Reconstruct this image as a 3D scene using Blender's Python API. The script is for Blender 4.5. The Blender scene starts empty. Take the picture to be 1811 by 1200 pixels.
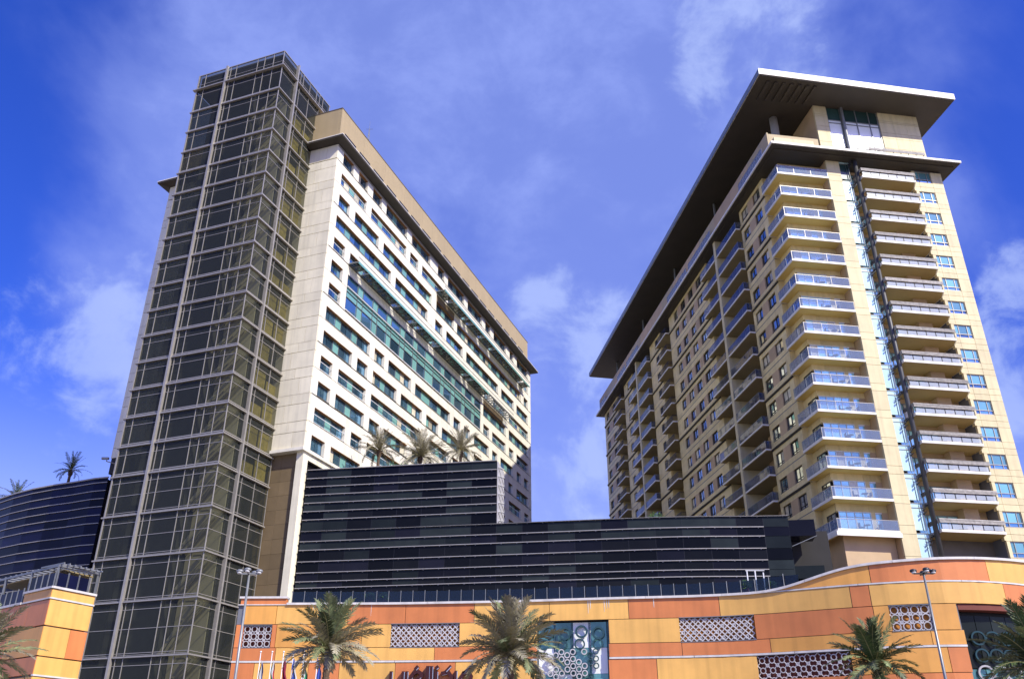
import bpy, math, random
from mathutils import Vector, Matrix
random.seed(7)
S = bpy.context.scene
COL = S.collection
rad = math.radians

# ------------------------------------------------------------------ camera
cam_d = bpy.data.cameras.new('camera'); cam = bpy.data.objects.new('camera', cam_d); COL.objects.link(cam)
cam_d.sensor_width = 36; cam_d.lens = 1539.3/1811*36
cam_d.clip_start = .1; cam_d.clip_end = 6000
cam.location = (0, 0, 1.7)
P0 = rad(26.96); R0 = rad(0.08)
_f = Vector((0, math.cos(P0), math.sin(P0))); _u = Vector((0, -math.sin(P0), math.cos(P0))); _x = Vector((1, 0, 0))
_r = _x*math.cos(R0)+_u*math.sin(R0); _U = _u*math.cos(R0)-_x*math.sin(R0)
cam.rotation_euler = Matrix(((_r.x, _U.x, -_f.x), (_r.y, _U.y, -_f.y), (_r.z, _U.z, -_f.z))).to_euler()
S.camera = cam
S.render.resolution_x = 1024; S.render.resolution_y = 678

# ------------------------------------------------------------------ light
SUN_AZ, SUN_EL = 136.0, 40.5
sl = bpy.data.lights.new('sun', 'SUN'); sl.energy = 5.0; sl.angle = rad(.53); sl.color = (1, .94, .80)
so = bpy.data.objects.new('sun', sl); COL.objects.link(so)
_sd = Vector((math.sin(rad(SUN_AZ))*math.cos(rad(SUN_EL)), math.cos(rad(SUN_AZ))*math.cos(rad(SUN_EL)), math.sin(rad(SUN_EL))))
so.rotation_euler = _sd.to_track_quat('Z', 'Y').to_euler(); so.location = (60, -60, 120)
W = bpy.data.worlds.new('World'); S.world = W; W.use_nodes = True
nt = W.node_tree; nt.nodes.clear()
def N(t, typ, **k):
    n = t.nodes.new(typ)
    for a, b in k.items(): setattr(n, a, b)
    return n
sky = N(nt, 'ShaderNodeTexSky', sky_type='NISHITA', sun_disc=False)
sky.sun_elevation = rad(SUN_EL); sky.sun_rotation = rad(SUN_AZ); sky.air_density = 1.0; sky.dust_density = 1.0; sky.ozone_density = 2.5
hsv = N(nt, 'ShaderNodeHueSaturation'); hsv.inputs['Saturation'].default_value = 1.3; hsv.inputs['Value'].default_value = 1.0
tin = N(nt, 'ShaderNodeMix', data_type='RGBA', blend_type='MULTIPLY'); tin.inputs[0].default_value = 1
tin.inputs[7].default_value = (.88, .83, 2.05, 1)
nt.links.new(sky.outputs[0], hsv.inputs['Color']); nt.links.new(hsv.outputs[0], tin.inputs[6])
tc = N(nt, 'ShaderNodeTexCoord')
def noise(scale, det, rough, loc, sc=(1, 1, 1), dist=0.0):
    m = N(nt, 'ShaderNodeMapping'); m.inputs['Location'].default_value = loc; m.inputs['Scale'].default_value = sc
    n = N(nt, 'ShaderNodeTexNoise'); n.inputs['Scale'].default_value = scale; n.inputs['Detail'].default_value = det
    n.inputs['Roughness'].default_value = rough; n.inputs['Distortion'].default_value = dist
    nt.links.new(tc.outputs['Generated'], m.inputs[0]); nt.links.new(m.outputs[0], n.inputs[0]); return n
def ramp(src, a, b, t=nt):
    r = N(t, 'ShaderNodeMapRange'); r.interpolation_type = 'SMOOTHERSTEP'
    r.inputs[1].default_value = a; r.inputs[2].default_value = b; t.links.new(src, r.inputs[0]); return r
n1 = noise(2.1, 9, .5, (3.35, 1.1, .4), (1, 1, 1.15), .35)
n2 = noise(7.5, 8, .62, (.4, 2.2, 5.1), (1, 1, 1.4), .2)
dt = N(nt, 'ShaderNodeVectorMath', operation='DOT_PRODUCT'); nt.links.new(tc.outputs['Generated'], dt.inputs[0])
dt.inputs[1].default_value = Vector((-.04, .80, .60)).normalized()
rb = ramp(dt.outputs['Value'], .83, .985)
ad = N(nt, 'ShaderNodeMath', operation='MULTIPLY_ADD'); nt.links.new(rb.outputs[0], ad.inputs[0]); ad.inputs[1].default_value = .19; nt.links.new(n1.outputs[0], ad.inputs[2])
r1 = ramp(ad.outputs[0], .46, .72); r2 = ramp(n2.outputs[0], .35, .75)
mm = N(nt, 'ShaderNodeMath', operation='MULTIPLY_ADD'); nt.links.new(r2.outputs[0], mm.inputs[0]); mm.inputs[1].default_value = .35; mm.inputs[2].default_value = .65
m2 = N(nt, 'ShaderNodeMath', operation='MULTIPLY'); nt.links.new(r1.outputs[0], m2.inputs[0]); nt.links.new(mm.outputs[0], m2.inputs[1])
m3 = N(nt, 'ShaderNodeMath', operation='MULTIPLY'); nt.links.new(m2.outputs[0], m3.inputs[0]); m3.inputs[1].default_value = .85
BLOBS = [((-.434, .801, .413), .990, .9994), ((-.421, .829, .368), .993, .9997), ((.068, .886, .458), .994, .9994), ((.054, .957, .286), .978, .996), ((.50, .768, .40), .99, .9993), ((.252, .672, .695), .992, .9995)]
def blob(d, a, b):
    q = N(nt, 'ShaderNodeVectorMath', operation='DOT_PRODUCT'); nt.links.new(tc.outputs['Generated'], q.inputs[0]); q.inputs[1].default_value = Vector(d).normalized()
    return ramp(q.outputs['Value'], a, b).outputs[0]
acc = None
for d_, a_, b_ in BLOBS:
    o_ = blob(d_, a_, b_)
    if acc is None: acc = o_
    else: mxm = N(nt, 'ShaderNodeMath', operation='MAXIMUM'); nt.links.new(acc, mxm.inputs[0]); nt.links.new(o_, mxm.inputs[1]); acc = mxm.outputs[0]
n3 = noise(11, 9, .6, (2.2, .7, 1.9), (1, 1, 1.1), .25)
cu = N(nt, 'ShaderNodeMath', operation='MULTIPLY_ADD'); nt.links.new(acc, cu.inputs[0]); cu.inputs[1].default_value = .25; nt.links.new(n3.outputs[0], cu.inputs[2])
cr = ramp(cu.outputs[0], .64, .92)
cm_ = N(nt, 'ShaderNodeMath', operation='MULTIPLY'); nt.links.new(cr.outputs[0], cm_.inputs[0]); cm_.inputs[1].default_value = .6
cl = N(nt, 'ShaderNodeMix', data_type='RGBA'); cl.inputs[7].default_value = (3.0, 3.9, 8.9, 1)
sx = N(nt, 'ShaderNodeSeparateXYZ'); nt.links.new(tc.outputs['Generated'], sx.inputs[0])
hz = ramp(sx.outputs[2], .46, .02)
hm = N(nt, 'ShaderNodeMath', operation='MULTIPLY'); nt.links.new(hz.outputs[0], hm.inputs[0]); hm.inputs[1].default_value = .75
hx = N(nt, 'ShaderNodeMix', data_type='RGBA'); hx.inputs[7].default_value = (6.6, 7.6, 9.8, 1); nt.links.new(hm.outputs[0], hx.inputs[0]); nt.links.new(tin.outputs[2], hx.inputs[6])
nt.links.new(m3.outputs[0], cl.inputs[0]); nt.links.new(hx.outputs[2], cl.inputs[6])
cl2 = N(nt, 'ShaderNodeMix', data_type='RGBA'); cl2.inputs[7].default_value = (4.8, 5.9, 9.8, 1)
nt.links.new(cm_.outputs[0], cl2.inputs[0]); nt.links.new(cl.outputs[2], cl2.inputs[6]); cl = cl2
bg = N(nt, 'ShaderNodeBackground'); bg.inputs[1].default_value = .10
out = N(nt, 'ShaderNodeOutputWorld'); nt.links.new(cl.outputs[2], bg.inputs[0]); nt.links.new(bg.outputs[0], out.inputs[0])
S.view_settings.view_transform = 'Standard'; S.view_settings.look = 'None'; S.view_settings.exposure = 0.16; S.view_settings.gamma = 1
try: S.view_settings.use_curve_mapping = False
except Exception: pass
S.cycles.max_bounces = 8; S.cycles.transparent_max_bounces = 12; S.cycles.caustics_reflective = False; S.cycles.caustics_refractive = False

# ------------------------------------------------------------------ materials
def mat(name, col, rough=.6, metal=0.0, var=.12, scale=.6, spec=.5, rvar=0.0, bump=0.0, bscale=8., streak=0.0, coat=0.0):
    """principled material: base colour broken up by world-space noise and a per-object shift"""
    m = bpy.data.materials.new(name); m.use_nodes = True; t = m.node_tree; b = t.nodes['Principled BSDF']
    b.inputs['Roughness'].default_value = rough; b.inputs['Metallic'].default_value = metal
    b.inputs['Specular IOR Level'].default_value = spec; b.inputs['Coat Weight'].default_value = coat
    g = N(t, 'ShaderNodeNewGeometry')
    n = N(t, 'ShaderNodeTexNoise'); n.inputs['Scale'].default_value = scale; n.inputs['Detail'].default_value = 6; n.inputs['Roughness'].default_value = .6
    t.links.new(g.outputs['Position'], n.inputs[0])
    r = N(t, 'ShaderNodeMapRange'); r.inputs[1].default_value = .3; r.inputs[2].default_value = .7
    r.inputs[3].default_value = 1-var; r.inputs[4].default_value = 1+var; t.links.new(n.outputs[0], r.inputs[0])
    last = r.outputs[0]
    if rvar:
        oi = N(t, 'ShaderNodeObjectInfo'); q = N(t, 'ShaderNodeMapRange'); q.inputs[3].default_value = 1-rvar; q.inputs[4].default_value = 1+rvar
        t.links.new(oi.outputs['Random'], q.inputs[0])
        mu = N(t, 'ShaderNodeMath', operation='MULTIPLY'); t.links.new(last, mu.inputs[0]); t.links.new(q.outputs[0], mu.inputs[1]); last = mu.outputs[0]
    if streak:
        mp = N(t, 'ShaderNodeMapping'); mp.inputs['Scale'].default_value = (1.6, 1.6, .07); t.links.new(g.outputs['Position'], mp.inputs[0])
        sn = N(t, 'ShaderNodeTexNoise'); sn.inputs['Scale'].default_value = 1.3; sn.inputs['Detail'].default_value = 5; t.links.new(mp.outputs[0], sn.inputs[0])
        sr = N(t, 'ShaderNodeMapRange'); sr.inputs[1].default_value = .45; sr.inputs[2].default_value = .75; sr.inputs[3].default_value = 1; sr.inputs[4].default_value = 1-streak
        t.links.new(sn.outputs[0], sr.inputs[0]); mu = N(t, 'ShaderNodeMath', operation='MULTIPLY'); t.links.new(last, mu.inputs[0]); t.links.new(sr.outputs[0], mu.inputs[1]); last = mu.outputs[0]
    vm = N(t, 'ShaderNodeVectorMath', operation='SCALE'); vm.inputs[0].default_value = col; t.links.new(last, vm.inputs['Scale'])
    t.links.new(vm.outputs[0], b.inputs['Base Color'])
    if bump:
        bn = N(t, 'ShaderNodeTexNoise'); bn.inputs['Scale'].default_value = bscale; bn.inputs['Detail'].default_value = 4; t.links.new(g.outputs['Position'], bn.inputs[0])
        bp = N(t, 'ShaderNodeBump'); bp.inputs['Strength'].default_value = bump; bp.inputs['Distance'].default_value = .05
        t.links.new(bn.outputs[0], bp.inputs['Height']); t.links.new(bp.outputs[0], b.inputs['Normal'])
    return m
def glassy(name, col, metal=.55, rough=.04, rvar=.5, wave=.02, wscale=.5):
    return mat(name, col, rough, metal, var=.1, scale=.3, rvar=rvar, bump=wave, bscale=wscale, spec=.8)
def seeglass(name, tint, thru, base=(.012, .013, .014), rough=.03, metal=.0, spec=.7):
    m = bpy.data.materials.new(name); m.use_nodes = True; t = m.node_tree; b = t.nodes['Principled BSDF']
    b.inputs['Base Color'].default_value = (*base, 1); b.inputs['Roughness'].default_value = rough; b.inputs['Metallic'].default_value = metal
    b.inputs['Specular IOR Level'].default_value = spec
    tr = N(t, 'ShaderNodeBsdfTransparent'); tr.inputs[0].default_value = (*tint, 1)
    mx = N(t, 'ShaderNodeMixShader'); mx.inputs[0].default_value = thru
    t.links.new(b.outputs[0], mx.inputs[1]); t.links.new(tr.outputs[0], mx.inputs[2]); t.links.new(mx.outputs[0], t.nodes['Material Output'].inputs[0])
    return m
M = dict(
 white=mat('white_cladding', (.87, .83, .69), .55, var=.07, scale=.4, rvar=.03, streak=.13),
 cream=mat('cream_cladding', (.88, .82, .62), .6, var=.08, scale=.5, rvar=.07, streak=.14),
 tan=mat('tan_parapet', (.44, .345, .19), .6, var=.06, scale=.3, rvar=.03, streak=.06),
 brown=mat('brown_stone', (.20, .145, .075), .6, var=.12, scale=.5, rvar=.1),
 darkstone=mat('dark_stone', (.16, .14, .12), .65, var=.12, scale=.5, rvar=.08),
 soffit=mat('brown_soffit', (.30, .13, .035), .5, var=.15, scale=1.2),
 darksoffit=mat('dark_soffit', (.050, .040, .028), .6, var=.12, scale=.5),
 groove=mat('dark_joint', (.03, .028, .025), .8),
 jamb=mat('pale_reveal', (.80, .76, .50), .6, var=.05),
 metal=mat('pale_metal', (.40, .375, .33), .4, .35, var=.1, scale=2),
 whitem=mat('white_metal', (.78, .78, .76), .4, .1, var=.06, scale=2),
 steel=mat('grey_steel', (.24, .25, .245), .45, .5, var=.15, scale=2),
 black=mat('black_metal', (.018, .018, .02), .45, .3, var=.2),
 wglass=glassy('blue_window_glass', (.16, .34, .50), .75, .03, .45, .03, .6),
 aqua=mat('aqua_spandrel_glass', (.22, .48, .43), .15, .15, var=.06, rvar=.12, spec=.8),
 curtaing=glassy('curtain_wall_glass', (.14, .30, .38), .75, .03, .4, .03, .6),
 podg=mat('dark_podium_glass', (.007, .0075, .0085), .07, 0, var=.2, rvar=.6, bump=.02, bscale=.4, spec=.13),
 podg2=mat('greenish_podium_glass', (.018, .023, .022), .10, 0, var=.2, rvar=.4, bump=.02, bscale=.4, spec=.15),
 podg3=mat('violet_podium_glass', (.009, .009, .014), .08, 0, var=.2, rvar=.5, bump=.02, bscale=.4, spec=.15),
 navy=mat('navy_glass', (.005, .006, .028), .12, 0, var=.3, scale=.4, rvar=.6, spec=.12),
 tglass=seeglass('smoked_tower_glass', (.68, .69, .62), .54, (.046, .052, .048), .06, spec=.22),
 rglass=seeglass('blue_rail_glass', (.85, .9, .98), .64, (.26, .33, .48), .08, spec=.4),
 dglass=seeglass('deck_rail_glass', (.5, .6, .75), .55, (.025, .04, .07), .08, spec=.15),
 core=mat('interior_wall', (.10, .10, .085), .8, var=.15),
 stair=mat('stair_concrete', (.72, .66, .44), .7, var=.1),
 curtain=mat('olive_curtain', (.56, .45, .10), .9, var=.3, scale=1.6, rvar=.25),
 beige=mat('beige_stone', (.74, .60, .29), .6, var=.12, scale=.5, rvar=.12, streak=.14),
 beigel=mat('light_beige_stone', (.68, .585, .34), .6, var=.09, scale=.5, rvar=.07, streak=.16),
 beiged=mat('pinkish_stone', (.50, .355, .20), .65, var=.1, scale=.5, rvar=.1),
 slab=mat('white_slab_edge', (.80, .77, .70), .5, var=.06, scale=.8),
 underd=mat('shaded_olive_soffit', (.30, .235, .11), .7, var=.1, scale=.5),  # shade under the bay slabs put into the colour; pergola roof reuses it
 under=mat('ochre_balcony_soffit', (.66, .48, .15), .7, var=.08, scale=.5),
 cyan=glassy('cyan_door_glass', (.40, .78, .84), .3, .08, .3, .03, .8),
 rwin=glassy('grey_window_glass', (.42, .46, .42), .85, .03, .5, .05, .5),
 strip=mat('pale_cyan_glass', (.55, .80, .80), .15, .05, var=.12, scale=.7, rvar=.12, spec=.8),
 frost=seeglass('frosted_rail_glass', (.9, .95, 1), .45, (.55, .60, .66), .2, spec=.5),
 pipem=mat('dark_pipe_metal', (.075, .075, .075), .5, .3, var=.15),
 blind=mat('cream_blind_behind_glass', (.60, .56, .42), .25, 0, var=.2, scale=1.5, rvar=.35, spec=.8),
 underw=mat('shaded_ochre_wide_soffit', (.34, .24, .085), .7, var=.08, scale=.5),  # darker than the corner soffits: underside shading carried by the colour
 tealw=glassy('teal_window_glass', (.20, .46, .50), .35, .06, .35, .03, .7),
 rglassl=seeglass('reflective_rail_glass', (.8, .85, .9), .38, (.10, .12, .18), .04, metal=.35, spec=.9),
 penth=mat('bright_penthouse_glass', (.88, .92, .90), .2, 0, var=.05, spec=.8),
 greenstrip=mat('dark_green_glass', (.03, .07, .065), .15, .1, rvar=.3),
 slat=mat('grey_timber_slat', (.34, .32, .29), .75, var=.3, scale=3, rvar=.25),
 yellow=mat('yellow_orange_panel', (.80, .455, .115), .42, var=.10, scale=.5, rvar=.08, streak=.17, bump=.10, bscale=.9),
 orange=mat('orange_panel', (.74, .365, .08), .42, var=.10, scale=.5, rvar=.08, streak=.17, bump=.10, bscale=.9),
 salmon=mat('salmon_panel', (.66, .225, .068), .42, var=.10, scale=.5, rvar=.08, streak=.17, bump=.10, bscale=.9),
 rust=mat('rust_backing', (.16, .035, .02), .7, var=.2),
 amber=mat('amber_backing', (.55, .22, .04), .7, var=.2),
 jointg=mat('grey_wall_joint', (.16, .17, .19), .6),
 coping=mat('pale_coping', (.66, .64, .60), .5, var=.12, scale=1.2, streak=.2),
 letter=mat('dark_letter_side', (.055, .012, .010), .4, .2),
 letterf=mat('brushed_letter_edge', (.55, .60, .66), .3, .6),
 lattice=mat('white_lattice', (.50, .49, .49), .5, var=.15, scale=2),
 teal=mat('teal_window_glass', (.10, .25, .25), .12, .35, var=.5, scale=.35, spec=.8, rvar=.3),
 tealr=mat('teal_ring', (.03, .08, .09), .35, .2, var=.2),
 concrete=mat('concrete', (.36, .34, .31), .8, var=.1),
 asphalt=mat('asphalt', (.05, .05, .052), .9, var=.25, scale=2, bump=.3, bscale=30),
 paving=mat('paving', (.34, .30, .25), .85, var=.12, scale=1.5),
 sand=mat('sandy_ground', (.30, .25, .18), .95, var=.15, scale=.2),
 paint=mat('road_paint', (.75, .75, .72), .7, var=.1),
 frond=mat('palm_frond', (.19, .23, .10), .6, var=.45, scale=2.2, rvar=.4),
 frond2=mat('dark_palm_frond', (.055, .085, .028), .55, var=.4, scale=2.2, rvar=.4),
 fronddry=mat('dry_palm_frond', (.32, .29, .19), .75, var=.35, scale=2.2, rvar=.3),
 rachis=mat('palm_rachis', (.30, .27, .12), .7, var=.2),
 trunk=mat('palm_trunk', (.15, .10, .065), .95, var=.45, scale=5, bump=.5, bscale=12),
 leaf=mat('shrub_leaf', (.06, .13, .03), .6, var=.5, scale=4),
 pot=mat('pink_pot', (.62, .08, .10), .5), potd=mat('dark_pot', (.03, .03, .05), .4),
 lampm=mat('lamp_post_metal', (.27, .28, .275), .45, .3, var=.12, scale=3),
 lampd=mat('dark_lamp_metal', (.05, .05, .05), .4, .4), lens=mat('lamp_lens', (.6, .6, .58), .2),
 red=mat('red_cloth', (.35, .03, .03), .8), fwhite=mat('white_cloth', (.5, .5, .5), .8), fgreen=mat('green_cloth', (.03, .25, .1), .8),
 fblack=mat('black_cloth', (.02, .02, .03), .8), fblue=mat('blue_cloth', (.04, .08, .35), .8), maroon=mat('maroon_cloth', (.22, .01, .04), .8),
)

# ------------------------------------------------------------------ helpers
class MB:
    def __init__(s, fn=None): s.v = []; s.f = []; s.mi = []; s.fn = fn; s.cur = 0
    def add(s, vs, fs):
        n = len(s.v)
        s.v += [s.fn(*p) if s.fn else p for p in vs]
        s.f += [tuple(n+i for i in f) for f in fs]; s.mi += [s.cur]*len(fs); return s
    def box(s, x0, x1, y0, y1, z0, z1):
        return s.add([(x0, y0, z0), (x1, y0, z0), (x1, y1, z0), (x0, y1, z0), (x0, y0, z1), (x1, y0, z1), (x1, y1, z1), (x0, y1, z1)],
                     [(0, 3, 2, 1), (4, 5, 6, 7), (0, 1, 5, 4), (1, 2, 6, 5), (2, 3, 7, 6), (3, 0, 4, 7)])
    def quad(s, a, b, c, d): return s.add([a, b, c, d], [(0, 1, 2, 3)])
    def prism(s, pts, z0, z1):
        n = len(pts)
        z0 = z0 if isinstance(z0, (list, tuple)) else [z0]*n; z1 = z1 if isinstance(z1, (list, tuple)) else [z1]*n
        return s.add([(p[0], p[1], z) for p, z in zip(pts, z0)]+[(p[0], p[1], z) for p, z in zip(pts, z1)],
                     [tuple(range(n))[::-1], tuple(range(n, 2*n))]+[(i, (i+1) % n, n+(i+1) % n, n+i) for i in range(n)])
    def rod(s, a, b, r0, r1=None, n=8, cap=True):
        a = Vector(a); b = Vector(b); r1 = r0 if r1 is None else r1
        d = (b-a).normalized(); t = d.orthogonal().normalized(); w = d.cross(t)
        vs = [tuple(a+(t*math.cos(2*math.pi*i/n)+w*math.sin(2*math.pi*i/n))*r0) for i in range(n)]
        vs += [tuple(b+(t*math.cos(2*math.pi*i/n)+w*math.sin(2*math.pi*i/n))*r1) for i in range(n)]
        fs = [(i, (i+1) % n, n+(i+1) % n, n+i) for i in range(n)]
        if cap: fs += [tuple(range(n))[::-1], tuple(range(n, 2*n))]
        return s.add(vs, fs)
    def bar(s, a, b, w, h, up=(0, 0, 1)):
        a = Vector(a); b = Vector(b); d = (b-a).normalized(); up = Vector(up)
        t = d.cross(up).normalized()*(w/2); q = t.cross(d).normalized()*(h/2)
        vs = [tuple(p+i*t+j*q) for p in (a, b) for i, j in ((-1, -1), (1, -1), (1, 1), (-1, 1))]
        return s.add(vs, [(3, 2, 1, 0), (4, 5, 6, 7), (0, 1, 5, 4), (1, 2, 6, 5), (2, 3, 7, 6), (3, 0, 4, 7)])
    def ball(s, c, rx, ry, rz, n=10, m=6):
        vs = [(c[0], c[1], c[2]+rz)]
        for j in range(1, m):
            a = math.pi*j/m
            for i in range(n):
                b = 2*math.pi*i/n; vs.append((c[0]+rx*math.sin(a)*math.cos(b), c[1]+ry*math.sin(a)*math.sin(b), c[2]+rz*math.cos(a)))
        vs.append((c[0], c[1], c[2]-rz)); L = len(vs)-1
        fs = [(0, 1+i, 1+(i+1) % n) for i in range(n)]
        for j in range(m-2):
            for i in range(n):
                p = 1+j*n; fs.append((p+i, p+n+i, p+n+(i+1) % n, p+(i+1) % n))
        p = 1+(m-2)*n; fs += [(p+i, L, p+(i+1) % n) for i in range(n)]
        return s.add(vs, fs)
    def mesh(s, name, mats):
        me = bpy.data.meshes.new(name); me.from_pydata(s.v, [], s.f)
        mats = mats if isinstance(mats, (list, tuple)) else [mats]
        for k in mats: me.materials.append(M[k] if isinstance(k, str) else k)
        if len(mats) > 1: me.polygons.foreach_set('material_index', s.mi)
        me.update(); return me
    def build(s, name, mats, parent=None, loc=(0, 0, 0), smooth=False, **pr):
        me = s.mesh(name, mats)
        if smooth: me.polygons.foreach_set('use_smooth', [True]*len(me.polygons))
        return link(name, me, parent, loc, **pr)
def link(name, me, parent=None, loc=(0, 0, 0), rot=(0, 0, 0), **pr):
    o = bpy.data.objects.new(name, me); COL.objects.link(o); o.parent = parent; o.location = loc; o.rotation_euler = rot
    for k, v in pr.items(): o[k] = v
    return o
def thing(name, label, cat, loc=(0, 0, 0), rz=0, group=None):
    o = bpy.data.objects.new(name, None); COL.objects.link(o); o.location = loc; o.rotation_euler = (0, 0, rz)
    o['label'] = label; o['category'] = cat; o.empty_display_size = .5
    if group: o['group'] = group
    return o
def bx(name, par, m, x0, x1, y0, y1, z0, z1, fn=None, **pr):
    return MB(fn).box(x0, x1, y0, y1, z0, z1).build(name, m, par, **pr)
def clone(o, parent=None, loc=None, rz=None):
    c = o.copy(); COL.objects.link(c); c.parent = parent
    if loc is not None: c.location = loc
    if rz is not None: c.rotation_euler = (0, 0, rz)
    for ch in list(o.children): clone(ch, c)
    return c

# ------------------------------------------------------------------ setting: ground, road
bx('ground', None, 'sand', -900, 900, -900, 1500, -.5, -.012, kind='structure')
bx('road', None, 'asphalt', -300, 300, 8, 32, -.2, -.004, kind='structure')
bx('pavement', None, 'paving', -300, 300, 32, 54, -.2, .13, kind='structure')
bx('near_pavement', None, 'paving', -300, 300, -6, 8, -.2, .13, kind='structure')
mk = MB()
for i in range(-40, 40): mk.box(i*6, i*6+3, 19.92, 20.08, -.003, .0012)
mk.build('road_marking', 'paint', None, kind='structure')
kb = MB(); kb.box(-300, 300, 31.7, 32, -.1, .15); kb.box(-300, 300, 8, 8.3, -.1, .15); kb.build('kerb', 'concrete', None, kind='structure')

# ================================================================== HOTEL (left, white front)
C = rad(20.38)
hotel = thing('hotel_tower', 'long white hotel block with rows of blue recessed windows under a tan roof parapet', 'building',
              (-22.74, 90, 0), rad(90)-C)
HX1 = 76.0
def top(i): return 75.8-3.3*i
def sill(i): return 73.98-3.3*i
# core volumes
bx('core', hotel, 'darkstone', .9, HX1-.3, .6, 26.9, 0, 76.1)
MS = [1.5, 5.5, 9.5, 13.5, 17.5, 21.6, 25.7, 31.2, 35.2, 39.3, 43.4, 47.4, 51.5, 55.55, 59.7, 63.8, 67.9, 71.8]
WL = 2.65
ROWS = {
 0: [(1.5, 4.2), (5.6, 8.1), (9.6, 12.2), (13.6, 20.2), (21.8, 28.3), (31.2, 33.7), (35.1, 41.9), (43.4, 49.9), (51.5, 54), (55.6, 62), (64, 66.1), (68, 74.3)],
 1: [(1.5, 8.2), (9.6, 20.3), (21.6, 24.3), (25.7, 33.9), (35.4, 37.9), (39.3, 70.2), (71.8, 74.4)],
 2: [(1.5, 4.2), (5.6, 12.2), (13.6, 29.4), (31.2, 38.0), (39.3, 70.2), (71.9, 74.3)],
 3: [(1.4, 16.3), (17.7, 28.3), (31.1, 33.8), (35.3, 41.9), (43.4, 58.1), (59.7, 66.3), (67.8, 74.2)],
 4: [(1.4, 4.1), (5.4, 50.0), (51.5, 54.1), (55.6, 62.1), (63.7, 74.4)],
 5: [(1.4, 4.1), (5.4, 50.0), (51.2, 62.1), (63.7, 74.4)],
 6: [(1.4, 4.1), (5.4, 50.0), (51.4, 54.1), (55.5, 62.1), (63.8, 66.2), (67.8, 74.3)],
 7: [(1.4, 12.2), (13.5, 16.2), (17.4, 24.2), (25.6, 37.8), (39.2, 41.8), (43.3, 45.8), (47.5, 54), (55.6, 58), (59.6, 65.9), (67.9, 70.2), (71.9, 74.3)],
 8: [(1.4, 8.1), (9.4, 12.1), (13.5, 20.2), (21.5, 28.2), (29.6, 33.8), (35.1, 41.9), (43.4, 45.9), (47.5, 54), (55.6, 62), (63.6, 65.8), (67.8, 74.2)],
 9: [(1.4, 4), (5.4, 12.1), (13.5, 28.3), (31, 37.8), (39.3, 41.9), (43.4, 50), (51.5, 54), (55.6, 62), (63.8, 70.1), (72, 74.4)],
 10: [(1.4, 4.1), (5.3, 12.2), (13.5, 16.2), (17.5, 24.2), (25.7, 28.3), (31.2, 41.8), (43.4, 54), (55.6, 58), (59.7, 62.2), (63.8, 70.1), (71.9, 74.3)],
 11: [(1.3, 8.1), (9.5, 12.1), (13.4, 24.2), (25.7, 33.8), (35.2, 37.8), (39.3, 50), (51.5, 58), (59.7, 66.3), (67.9, 74.3)],
 12: [(1.3, 4.1), (5.4, 12.2), (13.5, 20.2), (21.6, 28.3), (31.2, 37.8), (39.3, 45.9), (47.5, 54), (55.6, 62), (63.8, 66.2), (67.9, 74.3)]}
FD = .55    # depth of the front wall
def merged(i, u): return i in (5,) and 5.4 <= u < 50
# spandrels: full-length strips split at the joint groove
for i in range(-1, 13):
    z1 = 76.1 if i < 0 else sill(i); z0 = top(i+1) if i < 12 else 34.3
    segs = [(.35, HX1)]
    if i == 5: segs = [(.35, 5.4), (50.0, HX1)]      # curtain wall runs through
    if i == 4: segs = [(.35, HX1)]
    zg = z1-.12 if i >= 0 else None
    for a, b in segs:
        if zg is None: bx('spandrel', hotel, 'white', a, b, 0, FD, z0, z1); continue
        t = .07 if i % 2 == 0 else .028
        hz = top(i+1)
        if i == 1:   # tall brown boxes reach higher under the bridge canopies
            pass
        bx('spandrel', hotel, 'white', a, b, 0, FD, zg+t, z1)
        bx('spandrel', hotel, 'white', a, b, .012, FD, z0, zg-t)
        bx('joint', hotel, 'groove', a, b, .06, FD-.01, zg-t, zg+t)
for i, ops in ROWS.items():
    edges = [.35]+[e for o in ops for e in o]+[HX1]
    for k in range(0, len(edges), 2):
        a, b = edges[k], edges[k+1]
        bx('pier', hotel, 'white', a, b, 0, FD, sill(i), top(i) if i else 75.8)
def window(par, a, b, z0, z1, d, rail, curt=False):
    """one framed opening: frame with sill and soffit; its panes are children"""
    w = MB()
    w.box(a, b, d-.03, d+.06, z0, z0+.09); w.box(a, b, d-.03, d+.06, z1-.08, z1)
    cuts = sorted({a, b} | {m for m in MS if a+.3 < m < b-.3} | {m+WL for m in MS if a+.3 < m+WL < b-.3})
    for c in cuts: w.box(max(a, c-.04), min(b, c+.04), d-.04, d+.07, z0+.09, z1-.08)
    w.cur = 1; w.box(a-.0, b+.0, .03, d-.04, z1-.05, z1-.004); 
    w.cur = 2; w.box(a, b, -.05, .06, z0-.03, z0+.035)
    if rail: w.box(a, b, .04, .09, z0+.98, z0+1.05)
    f = w.build('window', ['steel', 'soffit', 'whitem' if rail else 'steel'], par)
    for p, q in zip(cuts[:-1], cuts[1:]):
        mid = (p+q)/2; isg = any(m-.1 <= mid <= m+WL+.1 for m in MS)
        n = max(1, round((q-p)/1.35)) if isg else 1
        for k in range(n):
            x0 = p+(q-p)*k/n+.045; x1 = p+(q-p)*(k+1)/n-.045 if k == n-1 else p+(q-p)*(k+1)/n-.02
            j = random.uniform(-.006, .006); j2 = random.uniform(-.006, .006); y = d+.02 if isg else d-.0
            MB().quad((x0, y+j, z0+.09), (x1, y-j, z0+.09), (x1, y-j+j2, z1-.08), (x0, y+j+j2, z1-.08)).build('glass_pane' if isg else 'aqua_pane', ('blind' if random.random() < .07 else 'wglass') if isg else 'aqua', f)
    return f
rails = {1: 1, 4: 1, 6: 1, 8: 0, 9: 1, 11: 1}
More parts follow.
